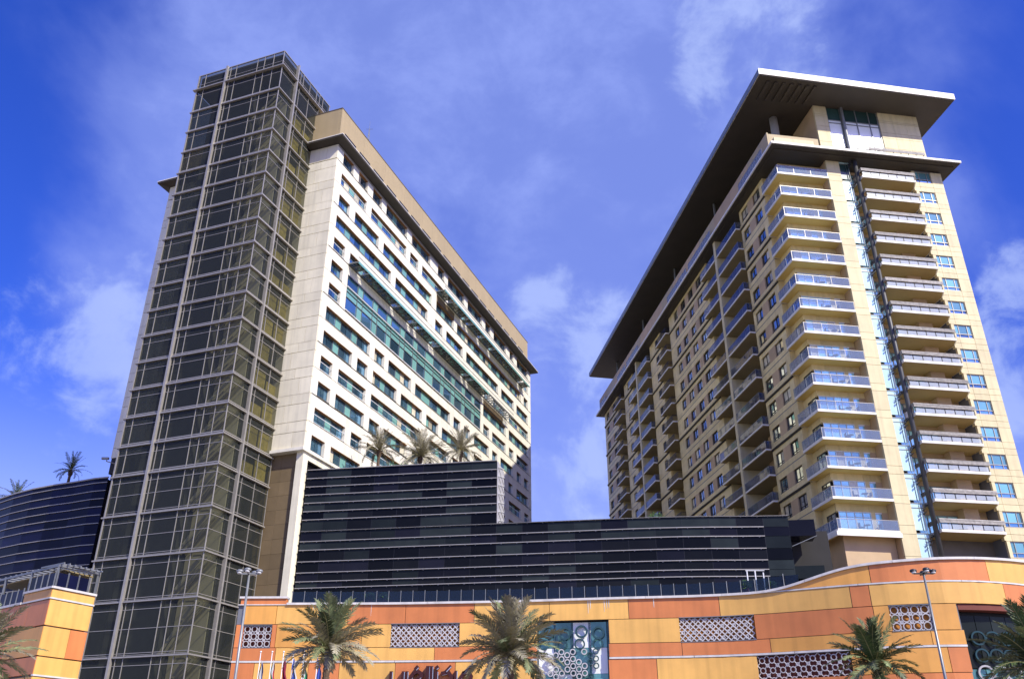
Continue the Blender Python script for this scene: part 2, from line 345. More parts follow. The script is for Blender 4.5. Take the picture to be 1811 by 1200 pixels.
for i, ops in ROWS.items():
    for (a, b) in ops:
        if i in (5, 6) and a == 5.4: continue
        z1 = top(i)
        window(hotel, a, b, sill(i), z1, .42, rails.get(i, 0) and b-a < 32)
# tall brown recess lintels under the canopy ends
for i, a, b in ((1, 31.2, 38.0), (4, 51.2, 60.5)):
    bx('lintel', hotel, 'brown', a, b, -.03, .02, top(i+1)-.02, sill(i)-.35)
# two-storey curtain wall
zc0, zc1 = 54.3, 59.3
cw = MB(); cw.box(5.4, 50, .08, .5, zc1, 60.75); cw.build('canopy_recess', 'black', hotel)
fr = MB()
for z in (zc0, 56.1, 56.95, 57.75, zc1-.05): fr.box(5.4, 50, .0, .12, z, z+.07)
fr.cur = 1; fr.box(5.4, 50, -.12, .05, 57.5, 57.62); fr.box(5.4, 50, -.1, .0, zc0-.1, zc0+.02)
cuts = [5.4]+sorted([m for m in MS if 5.6 < m < 50]+[m+WL for m in MS if 5.6 < m+WL < 49.9])+[50]
fr.cur = 0
for c in cuts: fr.box(c-.035, c+.035, .0, .14, zc0, zc1)
fr.build('curtain_wall_frame', ['steel', 'whitem'], hotel)
for p, q in zip(cuts[:-1], cuts[1:]):
    isg = any(m-.1 <= (p+q)/2 <= m+WL+.1 for m in MS)
    for (z0, z1, k) in ((zc0+.07, 56.1, isg), (56.17, 56.95, False), (57.02, 57.75, False), (57.82, zc1-.05, isg)):
        j = random.uniform(-.005, .005)
        MB().quad((p+.035, .1+j, z0), (q-.035, .1-j, z0), (q-.035, .1-j, z1), (p+.035, .1+j, z1)).build('glass_pane' if k else 'aqua_pane', 'wglass' if k else 'aqua', hotel)
# steel bridge canopies
def canopy(x0, x1, z, xg):
    t = MB(); o = -1.45
    t.bar((x0, o, z), (x1, o, z), .16, .22); t.bar((x0, -.05, z), (x1, -.05, z), .12, .18)
    t.bar((x0, o, z+.75), (x1, o, z+.75), .06, .06); t.bar((x0, -.1, z+.8), (x1, -.1, z+.8), .05, .05)
    x = x0; k = 0
    while x < x1-.1:
        t.bar((x, o, z), (x, 0, z), .09, .14); t.bar((x, o, z), (x, o, z+.75), .05, .05)
        nx = min(x+1.02, x1)
        if k % 2: t.bar((x, o, z), (nx, 0, z), .04, .05)
        for q in (.33, .66): t.bar((x, o*q, z), (nx, o*q, z), .035, .05)
        x = nx; k += 1
    c = t.build('canopy', 'steel', hotel)
    MB().box(x0, xg, o-.1, o-.02, z-.22, z+.1).build('canopy_edge', 'aqua', c)
    x = x0
    while x < xg-.5:
        if random.random() < .8: MB().box(x+.05, x+.97, o+.05, -.1, z+.03, z+.05).build('canopy_glass', 'tglass', c)
        x += 1.02
canopy(5.2, 62.3, 60.75, 50)
canopy(31.0, 71.2, 70.72, 71)
# end face cladding (left of the corner), staggered courses
zt = 73.9; z = 76.1
courses = [(zt+.05, 76.1)]
while zt > 36:
    a = zt-.09
    for h in (1.2, 2.05, 1.2, 2.05):
        b = max(a-h, 34.3); courses.append((b, a)); a = b-.06
    zt -= 6.6
for n, (z0, z1) in enumerate(courses):
    tall = z1-z0 > 1.6
    ys = [0, 3.1 if n % 4 == 2 else 1.6 if n % 4 == 0 else 2.3, 5.2]
    for a, b in zip(ys[:-1], ys[1:]):
        bx('cladding_panel', hotel, 'cream', 0, .345, a+(.02 if a else 0), b-.02, z0, z1)
    for a, b in ((17.4, 21.2), (21.2, 24.3), (24.3, 27.0)):
        if z0 > 36: bx('cladding_panel', hotel, 'cream', 0, .345, a+.015, b-.015, z0, z1)
bx('end_wall_backing', hotel, 'groove', .1, .9, .1, 26.95, 34.3, 76.05)
bx('side_wall', hotel, 'white', HX1-.3, HX1, .7, 27, 34.3, 76.1)
# ledge and dark base
bx('base_ledge', hotel, 'white', -.25, HX1, -.15, 5.2, 33.95, 34.3)
for n in range(14):
    z0 = 12+n*1.57
    for a, b in ((1.0, 3.0), (3.0, 5.3)): bx('base_panel', hotel, 'brown', .62, .9, a+.01, b-.01, z0+.01, z0+1.56)
bx('corner_pilaster', hotel, 'cream', .3, 1.25, .1, .95, 10, 33.95)
bx('base_wall', hotel, 'darkstone', .62, .9, 14, 27, 0, 37)
for n in range(9):    # windows of the dark base beside the corner, above the podium roof
    pass
bx('base_lintel', hotel, 'cream', 1.25, 6.5, .1, .4, 33.2, 33.95)
bx('base_window', hotel, 'black', 1.25, 6.5, .55, .6, 31.0, 33.2)
# cornice and roof parapet
cn = MB(); cn.prism([(-1.15, -1.25), (77.2, -1.25), (77.2, 28.3), (-1.15, 28.3)], 76.32, 76.55); cn.cur = 1
cn.add([(-.1, -.1, 76.1), (76.1, -.1, 76.1), (76.1, 27.1, 76.1), (-.1, 27.1, 76.1), (-1.15, -1.25, 76.318), (77.2, -1.25, 76.318), (77.2, 28.3, 76.318), (-1.15, 28.3, 76.318)],
       [(0, 1, 5, 4), (1, 2, 6, 5), (2, 3, 7, 6), (3, 0, 4, 7)]); cn.cur = 2
cn.box(-1.2, 77.25, -1.3, 28.35, 76.56, 76.66)
cn.build('cornice', ['darksoffit', 'darksoffit', 'slab'], hotel)
bx('cornice_shade_band', hotel, 'concrete', .05, HX1-.05, -.03, .2, 75.82, 76.12)  # grey strip along the wall top, colouring in the cornice's shadow
pp = [(0.0, 0.0), (74.4, 0.0), (74.4, 26), (0, 26)]
for k in range(12):
    bx('parapet_panel', hotel, 'tan', k*6.2+.01, k*6.2+6.19, 0, .4, 76.7, 82.2)
for k in range(5): bx('parapet_panel', hotel, 'tan', 0, .4, .41 if k == 0 else k*5.2+.01, k*5.2+5.19, 76.7, 82.2)
bx('roof_core', hotel, 'tan', .41, 74.0, .42, 25.9, 76.66, 81.9)
cp = MB(); cp.box(-.06, 74.5, -.06, .45, 82.2, 82.28); cp.box(-.06, .45, .45, 26, 82.2, 82.28); cp.build('parapet_coping', 'darkstone', hotel)
for k in range(18):
    x = 1.2+k*3.97; v = MB(); v.box(x, x+2.9, -.05, .0, 78.1, 78.8); v.cur = 1; v.box(x, x+2.9, -.12, -.02, 77.95, 78.1); v.build('roof_vent', ['black', 'slab'], hotel)
mast = thing('antenna_mast', 'thin lattice antenna mast on the tan roof edge of the white hotel', 'antenna', (-21.2, 101, 82.3))
m_ = MB()
for dx, dy in ((.25, 0), (-.2, .2), (-.2, -.2)): m_.rod((dx, dy, 0), (dx*.2, dy*.2, 5.6), .05, .03, 6)
m_.build('mast_leg', 'steel', mast)
m_ = MB()
for k in range(8): m_.rod((.25-.02*k, 0, .6*k), (-.2+.02*k, .2-.02*k, .6*k+.5), .025, None, 5)
m_.rod((0, 0, 5.6), (0, 0, 7.2), .03, .015, 6); m_.rod((-.5, 0, 5.7), (.5, 0, 5.7), .025, None, 5); m_.build('brace', 'steel', mast)
cam_t = thing('roof_camera', 'small security camera on a bracket at the foot of the pale hotel end wall', 'camera', (-47.0, 98.6, 35.3), 0)
MB().rod((0, 0, 0), (-.9, -.4, .15), .06).rod((-.9, -.4, .15), (-.9, -.4, .4), .05).build('bracket', 'metal', cam_t)
MB().box(-1.5, -.7, -.55, -.25, .38, .62).build('housing', 'metal', cam_t)

# ================================================================== GLASS STAIR TOWER
gt = thing('glass_tower', 'tall smoked-glass stair tower with pale floor ledges, left of the white hotel', 'tower',
           (-29.53, 83.72, 0), rad(90)-C)
GW, GDp = 13.3, 8.6
LED = [86.2, 83.6, 79.8, 76.5, 73.2, 69.9, 66.6, 63.3, 60.0, 56.7, 53.4, 50.1, 46.8, 43.5, 40.2, 36.85, 33.5, 30.2, 25.9, 21.5, 17.2, 12.1, 7.0, 2.0]
FM = [0, 1.5, 2.9, 4.0, 7.3, 8.2, 9.0, 12.2, GW]    # mullions along the front (x=0 plane, y axis)
SM = [0, 3.0, 4.0, 6.2, GDp]
FIN = 8.7
for k in range(len(LED)-1):
    z1, z0 = LED[k], LED[k+1]
    if k != 0:
        e = .42 if k == 1 else .26
        l = MB(); l.box(-e*.8, .12, -e, GW+e, z1-.07, z1+.07); l.box(.12, GDp, -e, .1, z1-.07, z1+.07)
        l.build('floor_ledge', 'metal', gt)
        if k > 0: bx('floor_slab', gt, 'darkstone', .14, GDp, .14, GW-.1, z1-.12, z1+.06) if k % 1 == 0 and k == 1 else MB().box(3.4, GDp, .14, GW-.1, z1-.12, z1+.06).build('floor_slab', 'darkstone', gt)
    h = z1-z0; rr = [z0+.35, z1-.9 if h < 4 else z0+h*.5, z1-.75 if h > 4 else z0+.3]
    if k == 0: rr = [z0+.9]
    g = MB()
    for y in FM: g.box(-.06, .07, y-.026, y+.026, z0+.1, z1-.1)
    for x in SM[1:]: g.box(x-.026, x+.026, -.06, .07, z0+.1, z1-.1)
    for z in rr: g.box(-.035, .05, 0, GW, z-.025, z+.025); g.box(0, GDp, -.035, .05, z-.025, z+.025)
    g.box(-.035, .05, 0, GW, z0+.16, z0+.2) if k else None
    g.build('mullion_frame', 'metal', gt)
    for a, b in zip(FM[:-1], FM[1:]):
        if b-a < .75: pass
        j = random.uniform(-.004, .004)*(b-a); MB().quad((j, a+.04, z0+.1), (-j, b-.04, z0+.1), (-j, b-.04, z1-.1), (j, a+.04, z1-.1)).build('glass_pane', 'tglass', gt)
    for a, b in zip(SM[:-1], SM[1:]):
        j = random.uniform(-.01, .01); MB().quad((a+.04, j, z0+.1), (b-.04, -j, z0+.1), (b-.04, -j, z1-.1), (a+.04, j, z1-.1)).build('glass_pane', 'tglass', gt)
    if 2 <= k < 22:     # curtains behind the side glazing, flight of stairs in the corner bay
        if k < 17:
            for a, b in ((4.1, 6.1), (6.3, 8.4)):
                if random.random() < .97:
                    w = MB(); n = 14; hh = z1-.5-(random.random() < .3)*.9
                    for q in range(n):
                        xa = a+(b-a)*q/n; xb = a+(b-a)*(q+1)/n; ya = .45+.07*(q % 2); yb = .45+.07*((q+1) % 2)
                        w.quad((xa, ya, z0+.15), (xb, yb, z0+.15), (xb, yb, hh), (xa, ya, hh))
                    w.build('curtain', 'curtain', gt)
        st = MB()
        for q in range(3): st.bar((.7+q*.62, 3.95, z0+.15+q*.12), (.7+q*.62, .75, z1-.25+q*.12), .10, .30)
        st.bar((.35, .5, z1-.3), (.35, 1.5, z1-.3), .1, .12)
        st.build('stair_flight', 'stair', gt)
bx('back_wall', gt, 'core', 3.0, 3.3, .6, GW-.2, 0, 83.4)
bx('stair_wall', gt, 'stair', 2.2, 2.35, .2, 4.0, 0, 79.6)
bx('divider_wall', gt, 'core', .5, 3.0, 4.2, 4.35, 0, 83.4)
bx('roof_slab', gt, 'darkstone', .1, GDp+4, .1, GW-.1, 83.4, 83.75)
f = MB(); f.box(-.32, .02, FIN-.14, FIN+.12, 0, 86.3); f.build('fin', 'metal', gt)
f = MB(); f.box(2.89, 3.11, -.38, .02, 0, 86.3); f.build('fin', 'metal', gt)
bx('far_side_frame', gt, 'metal', -.1, .2, GW-.1, GW+.05, 0, 86.2)
bx('far_side_glass', gt, 'tglass', .2, GDp, GW-.02, GW+.02, 0, 83.4)
MB().box(.3, 11.0, .3, .4, 83.76, 86.0).box(.3, .4, .4, GW-.2, 83.76, 86.0).build('parapet_backing', 'darksoffit', gt)
# parapet screen on top runs back over the hotel roof
p = MB()
for x in (4.6, 6.2, 7.8, 9.4, 11.0): p.box(x-.04, x+.04, -.06, .06, 83.7, 86.2)
p.box(GDp, 11.2, -.07, .07, 83.6, 83.8); p.box(0, 11.2, -.07, .07, 86.1, 86.22); p.box(GDp, 11.2, -.05, .05, 84.5, 84.58)
p.box(-.07, .07, 0, GW, 86.1, 86.22)
p.build('parapet_rail', 'metal', gt)
bx('parapet_glass', gt, 'tglass', GDp, 11.1, -.015, .015, 83.8, 86.1)
bx('ledge_return', gt, 'metal', GDp, 11.2, -.42, .1, 83.5, 83.7)

# ================================================================== APARTMENT TOWER (right)
A = rad(-8.72)
apt = thing('apartment_tower', 'beige apartment tower with stacked balconies under a broad overhanging flat roof, right side', 'building', (34.5, 91, 0), rad(8.72))
LX = .3; XR = 23.6; VL = 92.0
dz = 3.325
def fl(i): return 72.55-dz*i          # slab tops of the balconies
def long_(v, d, z): return (LX+d, v, z)
bx('core', apt, 'darkstone', 2.6, XR-.3, 2.2, VL-.3, 0, 75.3)
# ---- corner balconies (short recess)
NB = 15
zs = [fl(i) for i in range(13)]+[29.2, 25.7]
def wallslab(): pass
prev = 75.4
for i, z in enumerate(zs):
    ztop = (zs[i-1]-.3) if i else 75.4
    # recess walls behind the balcony, in panels
    for a, b in ((1.05, 2.7), (2.7, 4.9), (4.9, 7.05)):
        bx('recess_panel', apt, 'beige', a+.008, b-.008, 1.6, 1.9, z+2.35, ztop)
    bx('recess_panel', apt, 'beige', 1.05, 1.35, 1.91, 4.95, z+2.3, ztop)
    bx('recess_panel', apt, 'beige', 1.05, 1.35, 3.9, 4.95, z, z+2.3)
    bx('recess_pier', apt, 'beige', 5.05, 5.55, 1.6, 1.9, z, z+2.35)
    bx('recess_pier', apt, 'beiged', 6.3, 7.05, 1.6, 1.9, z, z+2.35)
    wf = MB()
    for x in (1.3, 2.2, 3.15, 4.1, 5.02): wf.box(x-.035, x+.035, 1.6, 1.72, z, z+2.35)
    wf.box(1.3, 5.05, 1.6, 1.72, z+2.27, z+2.35); wf.box(1.3, 5.05, 1.6, 1.72, z+1.75, z+1.8); wf.box(5.55, 6.3, 1.6, 1.7, z+2.2, z+2.35)
    w_ = wf.build('glazed_door', 'whitem', apt)
    for a, b in ((1.33, 2.17), (2.23, 3.12), (3.18, 4.07), (4.13, 4.99), (5.58, 6.28)):
        j = random.uniform(-.006, .006); MB().quad((a, 1.68+j, z), (b, 1.68-j, z), (b, 1.68-j, z+2.27), (a, 1.68+j, z+2.27)).build('glass_pane', 'blind' if random.random() < .16 else 'cyan', w_)
    wf = MB()
    for y in (1.95, 2.9, 3.85): wf.box(1.05, 1.15, y-.04, y+.04, z, z+2.3)
    wf.box(1.05, 1.15, 1.95, 3.9, z+2.2, z+2.3); w_ = wf.build('glazed_door', 'black', apt)
    for a, b in ((1.99, 2.86), (2.94, 3.81)): MB().quad((1.1, a, z), (1.1, b, z), (1.1, b, z+2.2), (1.1, a, z+2.2)).build('glass_pane', 'rwin', w_)
# the balcony itself, cloned
def corner_balcony():
    t = MB(); t.box(-.02, 7.06, 0, 1.6, -.28, 0); t.box(-.02, 1.04, 1.6, 4.85, -.28, 0)
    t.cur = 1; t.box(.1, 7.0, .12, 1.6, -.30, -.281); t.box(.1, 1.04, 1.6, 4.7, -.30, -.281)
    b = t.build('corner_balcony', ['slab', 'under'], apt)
    r = MB(); r.box(-.02, 7.05, .0, .05, 1.06, 1.11); r.box(-.02, .03, .05, 4.85, 1.06, 1.11)
    for x in (.02, 2.3, 4.65, 7.0): r.box(x-.02, x+.02, .0, .04, 0, 1.08)
    for y in (1.6, 3.3, 4.8): r.box(-.02, .02, y-.02, y+.02, 0, 1.08)
    r.build('handrail', 'metal', b)
    for a, c in ((.05, 2.28), (2.33, 4.62), (4.68, 6.98)): MB().box(a, c, .012, .03, .03, 1.06).build('rail_glass', 'rglass', b)
    for a, c in ((.05, 1.58), (1.63, 3.28), (3.33, 4.78)): MB().box(-.005, .012, a, c, .03, 1.06).build('rail_glass', 'rglass', b)
    return b
cb = corner_balcony(); cb.location = (0, 0, zs[0])
for z in zs[1:]: clone(cb, apt, (0, 0, z))
bx('lowest_balcony_band', apt, 'slab', -.25, 7.2, -.08, .1, zs[-1]-.75, zs[-1]-.27)
bx('lowest_balcony_band', apt, 'slab', -.25, -.05, .1, 4.9, zs[-1]-.75, zs[-1]-.27)
bx('base_block', apt, 'beiged', 1.05, 7.0, 1.2, 5, 10, zs[-1]-.3)
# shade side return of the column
# ---- column of stone panels
def courses_(z0, z1, per=dz, h1=.95, off=0):
    out_ = []; z = fl(0)+.35+per
    while z > z0:
        a = z; b = z-h1; c = z-per
        out_ += [(max(b+.02, z0), min(a-.02, z1)), (max(c+.02, z0), min(b-.02, z1))]; z = c
    return [(a, b) for a, b in out_ if b-a > .1]
for (a, b) in courses_(12, 75.4): bx('stone_panel', apt, 'beigel', 7.07, 8.93, .0, .3, a, b)
bx('column_core', apt, 'jointg', 7.09, 8.91, .06, 2.3, 12, 75.4)
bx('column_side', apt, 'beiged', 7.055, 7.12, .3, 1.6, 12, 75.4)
# ---- glazed strip with the tubular pipe
for i in range(16):
    z = 75.2-dz*i; 
    if z < 18: break
    bx('strip_glass', apt, 'strip' if i else 'greenstrip', 8.95, 10.35, .06, .12, z-dz+.55, z-.35)
    bx('strip_glass', apt, 'strip', 8.95, 10.35, .06, .12, z-.3, z+.15)
    s_ = MB(); s_.box(8.95, 10.4, .0, .13, z-.36, z-.28); s_.box(8.95, 10.4, .0, .13, z+.15, z+.22)
    s_.rod((9.85, -.02, z-dz+.3), (9.85, .05, z), .025, None, 5); s_.rod((10.05, -.2, z-.3), (10.05, -.2, z-dz), .03, None, 5)
    s_.build('strip_mullion', 'steel', apt)
    q = MB(); q.rod((10.7, -.6, z-.1), (10.7, .2, z-.1), .07, None, 6); q.rod((10.2, -.5, z-.1), (10.7, -.6, z-.1), .05, None, 6)
    for a in range(7):
        an = a*.9; q.rod((10.3, -.55, z-.35), (10.3+.42*math.cos(an), -.55+.3*math.sin(an), z-.35+.4*math.sin(an*1.7)), .035, .01, 5)
    q.rod((9.9, -.45, z-1.15), (10.35, -.45, z-.8), .12, .03, 6); q.rod((9.95, -.45, z-.75), (10.3, -.45, z-.5), .1, .02, 6)
    q.build('bracket', 'black', apt)
pipe = MB(); pipe.rod((10.85, -.6, 14), (10.85, -.6, 75.3), .27, None, 16); pipe.build('pipe', 'pipem', apt, smooth=True)
# ---- right-hand recess with wide balconies
for i in range(15):
    z = fl(i)-.25; zt_ = (fl(i-1)-.55) if i else 75.4
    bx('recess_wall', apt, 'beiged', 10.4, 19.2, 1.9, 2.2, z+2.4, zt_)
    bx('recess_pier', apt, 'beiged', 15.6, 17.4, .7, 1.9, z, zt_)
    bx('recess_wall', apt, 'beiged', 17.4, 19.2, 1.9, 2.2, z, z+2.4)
    wf = MB()
    for x in (10.6, 11.9, 13.1, 14.3, 15.5): wf.box(x-.05, x+.05, 1.85, 1.97, z, z+2.4)
    wf.box(10.6, 15.5, 1.85, 1.97, z+2.3, z+2.4); w_ = wf.build('glazed_door', 'steel', apt)
    for a, b in ((10.65, 11.85), (11.95, 13.05), (13.15, 14.25), (14.35, 15.45)):
        j = random.uniform(-.006, .006); MB().quad((a, 1.92+j, z), (b, 1.92-j, z), (b, 1.92-j, z+2.3), (a, 1.92+j, z+2.3)).build('glass_pane', 'blind' if random.random() < .16 else 'cyan', w_)
def wide_balcony():
    t = MB(); out_ = [(11.05, -1.3), (18.55, -1.3), (19.15, .0), (19.15, 1.9), (11.05, 1.9)]
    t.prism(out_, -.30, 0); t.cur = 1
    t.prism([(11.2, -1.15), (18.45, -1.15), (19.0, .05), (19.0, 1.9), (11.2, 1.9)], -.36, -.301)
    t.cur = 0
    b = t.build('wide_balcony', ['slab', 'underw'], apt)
    r = MB()
    for k in range(7): x = 11.15+k*1.22; r.box(x-.03, x+.03, -1.28, -1.22, 0, .72)
    for y in (-.6, .1, .8): r.box(11.06, 11.12, y-.03, y+.03, 0, 1.05)
    r.box(11.05, 18.5, -1.28, -1.22, .62, .68)
    r.build('handrail', 'black', b)
    for k in range(6): x = 11.15+k*1.22; MB().box(x+.06, x+1.16, -1.26, -1.24, .06, .58).build('rail_glass', 'frost', b)
    for k in range(4):
        MB().box(11.0, 18.65, -1.40+.02*k, -1.33+.02*k, .68+k*.125, .68+k*.125+.10).build('slat', 'slat', b)
    s2 = MB()
    for k in range(4): s2.box(11.0, 11.06, -1.3, .9, .68+k*.125, .78+k*.125)
    s2.build('side_slat', 'slat', b)
    return b
wb = wide_balcony(); wb.location = (0, 0, fl(0)-.25)
for i in range(1, 15): clone(wb, apt, (0, 0, fl(i)-.25))
# curved-looking shoulder pieces beside each wide balcony
for i in range(15):
    z = fl(i)-.25
    MB().prism([(19.16, 0), (19.32, 0), (19.32, .5), (19.16, .5)], z-.6, z+1.2).build('shoulder', 'beigel', apt)
# ---- right wall with windows: u 19.3-23.6
for i in range(16):
    zt_ = 74.95-dz*i; zb = zt_-1.78; lo = zt_-dz
    if lo < 12: break
    bx('stone_panel', apt, 'beigel', 19.33, 19.73, 0, .3, zb+.01, zt_-.01)
    bx('stone_panel', apt, 'beigel', 22.02, 23.58, 0, .3, zb+.01, zt_-.01)
    mid = (lo+zb)/2
    for a, b in ((19.33, 20.05), (20.08, 22.0), (22.03, 23.58)):
        bx('stone_panel', apt, 'beigel', a, b, 0, .3, mid+.02, zb-.02); bx('stone_panel', apt, 'beigel', a, b, 0, .3, lo+.02, mid-.02)
    wf = MB(); wf.box(19.74, 22.01, .12, .2, zt_-.1, zt_-.01); wf.box(19.74, 22.01, .08, .18, zb+.02, zb+.1); wf.box(19.74, 22.01, .08, .18, zb+.5, zb+.58)
    for x in (19.78, 20.3, 21.45, 21.97): wf.box(x-.035, x+.035, .1, .2, zb+.1, zt_-.1)
    w_ = wf.build('window', 'metal', apt)
    for a, b in ((19.81, 20.27), (20.33, 21.42), (21.48, 21.94)):
        for c, d in ((zb+.1, zb+.5), (zb+.58, zt_-.1)):
            MB().quad((a, .17, c), (b, .17, c), (b, .17, d), (a, .17, d)).build('glass_pane', 'tealw' if c > zb+.5 else 'wglass', w_)
bx('wall_backing', apt, 'jointg', 19.34, 23.55, .22, 2.2, 12, 75.3)
bx('side_wall', apt, 'beigel', 23.35, 23.6, .31, VL, 12, 75.4)
bx('far_wall', apt, 'beige', .35, 23.3, VL-.28, VL, 12, 75.3)
# ---- long face (faces left)
def lb(name, m, v0, v1, d0, d1, z0, z1, par=apt): return MB(long_).box(v0, v1, d0, d1, z0, z1).build(name, m, par)
WT = lambda i: 74.75-dz*i
def lwin(v0, v1, zt_, h=1.74):
    w = MB(long_); w.box(v0, v1, .16, .26, zt_-.07, zt_); w.box(v0, v1, .0, .24, zt_-h, zt_-h+.09); w.box(v0, v1, .16, .26, zt_-h+.42, zt_-h+.48)
    for v in (v0+.03, (v0+v1)/2, v1-.03): w.box(v-.035, v+.035, .16, .26, zt_-h+.09, zt_-.07)
    f = w.build('window', 'black', apt)
    vm = (v0+v1)/2
    for a, b in ((v0+.06, vm-.035), (vm+.035, v1-.06)):
        j = random.uniform(-.01, .01); j2 = random.uniform(-.01, .01)
        MB(long_).quad((a, .22+j, zt_-h+.09), (b, .22-j, zt_-h+.09), (b, .22-j+j2, zt_-.07), (a, .22+j+j2, zt_-.07)).build('glass_pane', 'blind' if random.random() < .22 else 'rwin', f)
SEG = [  # wall stretches of the long face: (v0, v1, [window spans])
 (4.95, 13.1, [(6.2, 8.4), (10.3, 12.45)]),
 (27.0, 45.9, [(29.75, 31.95), (33.6, 35.75), (37.4, 39.55), (41.2, 43.1)]),
 (51.3, 57.5, [(52.6, 54.2)]),
 (69.5, 75.8, [(71.6, 73.4)]),
 (81.1, VL, [(83.4, 85.4), (88.2, 90.6)])]
for (s0, s1, wins) in SEG:
    for i in range(-1, 18):
        zt_ = WT(i) if i >= 0 else 75.4
        zb = WT(i)-1.74 if i >= 0 else 75.4
        nxt = WT(i+1)
        if nxt < 12: break
        # spandrel course below the windows of floor i; dark band every second floor
        band = (i % 2 == 0); zz = fl(i)+.0 if i >= 0 else None
        if i >= 0:
            edges = [s0]+[e for w in wins for e in w]+[s1]
            for k in range(0, len(edges), 2):
                lb('stone_pier', 'beiged' if (0 < k < len(edges)-2) else 'beige', edges[k]+.01, edges[k+1]-.01, 0, .3, zb, zt_)
            for w in wins: lwin(w[0], w[1], zt_)
        sp_top = zb; zz = fl(i+0)-.0 if i >= 0 else 75.4
        zband = zb-.75
        if i < 0: lb('stone_spandrel', 'beige', s0, s1, 0, .3, nxt, 75.4)
        else:
            lb('stone_spandrel', 'beige', s0, s1, .0, .3, zband+.1, zb-.0)
            lb('stone_spandrel', 'beige', s0, s1, .0, .3, nxt, zband-.02)
            if i % 2 == 0: 
                l = MB(long_); l.box(s0, s1, -.22, .1, zband-.02, zband+.1); l.cur = 1; l.box(s0, s1, -.12, .1, zband-.24, zband-.021); l.build('string_course', ['beigel', 'groove'], apt)
            else: lb('joint', 'jointg', s0, s1, .02, .2, zband-.02, zband+.1)
    lb('wall_backing', 'jointg', s0+.02, s1-.02, .27, 1.0, 12, 75.3)
    for e in (s0, s1): lb('return_wall', 'beige', e-.16 if e == s1 else e, e if e == s1 else e+.16, .3, 2.4, 12, 75.4)
# recessed bays: (v0, v1, posts, outer slab runs, rail type)
BAYS = [(13.1, 27.0, [20.8], [(13.15, 27.9)], 'glass'), (45.9, 51.3, [], [(45.95, 51.75)], 'iron'), (57.5, 69.5, [63.9], [(57.55, 70.2)], 'glass'), (75.8, 81.1, [], [(75.85, 82.0)], 'iron')]
for (s0, s1, posts, runs, kind) in BAYS:
    lb('bay_backing', 'darkstone', s0, s1, 2.2, 2.4, 12, 75.3)
    for i in range(17):
        z = fl(i)-.1
        if z < 14: break
        ztp = z+dz
        # back wall of the bay with doors and warm wall panels
        v = s0+.2; n = 0
        while v < s1-1.2:
            w = random.choice((1.6, 2.2, 1.2)); w = min(w, s1-.2-v)
            if n % 2:
                lb('bay_wall', 'beige' if random.random() < .6 else 'beiged', v, v+w-.05, 1.55 if n % 4 == 1 else 2.0, 2.2, z, ztp-.3)
            else:
                MB(long_).quad((v+.05, 2.1, z), (v+w-.1, 2.1, z), (v+w-.1, 2.1, z+2.3), (v+.05, 2.1, z+2.3)).build('glass_pane', 'blind' if random.random() < .25 else 'rwin', apt)
            v += w; n += 1
        for (a, b) in runs:
            oz = -.8
            pts = [(s0, .0), (a, .0), (a, oz), (b, oz), (b, -.002), (s1, -.002), (s1, 2.2), (s0, 2.2)]
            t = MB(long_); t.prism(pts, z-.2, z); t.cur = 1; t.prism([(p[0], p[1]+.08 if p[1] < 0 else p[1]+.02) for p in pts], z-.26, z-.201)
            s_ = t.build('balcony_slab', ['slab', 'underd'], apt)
            r = MB(long_); y = oz+.03
            r.box(a, b, y-.02, y+.03, z+1.02, z+1.07); r.box(a, a+.05, y, .0, z+1.02, z+1.07); r.box(b-.05, b, y, .0, z+1.02, z+1.07)
            if kind == 'iron':
                x = a
                while x < b: r.box(x-.015, x+.015, y-.01, y+.015, z, z+1.05); x += .16
                for k in range(5): q = oz*k/5; r.box(a, a+.03, q-.015, q+.015, z, z+1.05)
                r.build('railing', 'black', s_)
            else:
                n = max(1, round((b-a)/1.5)); st = (b-a)/n
                for k in range(n+1): r.box(a+k*st-.02, a+k*st+.02, y-.01, y+.02, z, z+1.05)
                r.build('railing', 'steel', s_)
                for k in range(n):
                    jj = random.uniform(-.012, .012); g = MB(long_)
                    g.quad((a+k*st+.03, y+jj, z+.04), (a+(k+1)*st-.03, y-jj, z+.04), (a+(k+1)*st-.03, y-jj, z+1.02), (a+k*st+.03, y+jj, z+1.02)); g.build('rail_glass', 'rglassl', s_)
                MB(long_).box(a+.01, a+.025, oz+.06, -.02, z+.04, z+1.02).build('rail_glass', 'rglassl', s_)
    for pv in posts: lb('bay_column', 'beigel', pv, pv+.75, -.84, 2.2, 12, 75.3)
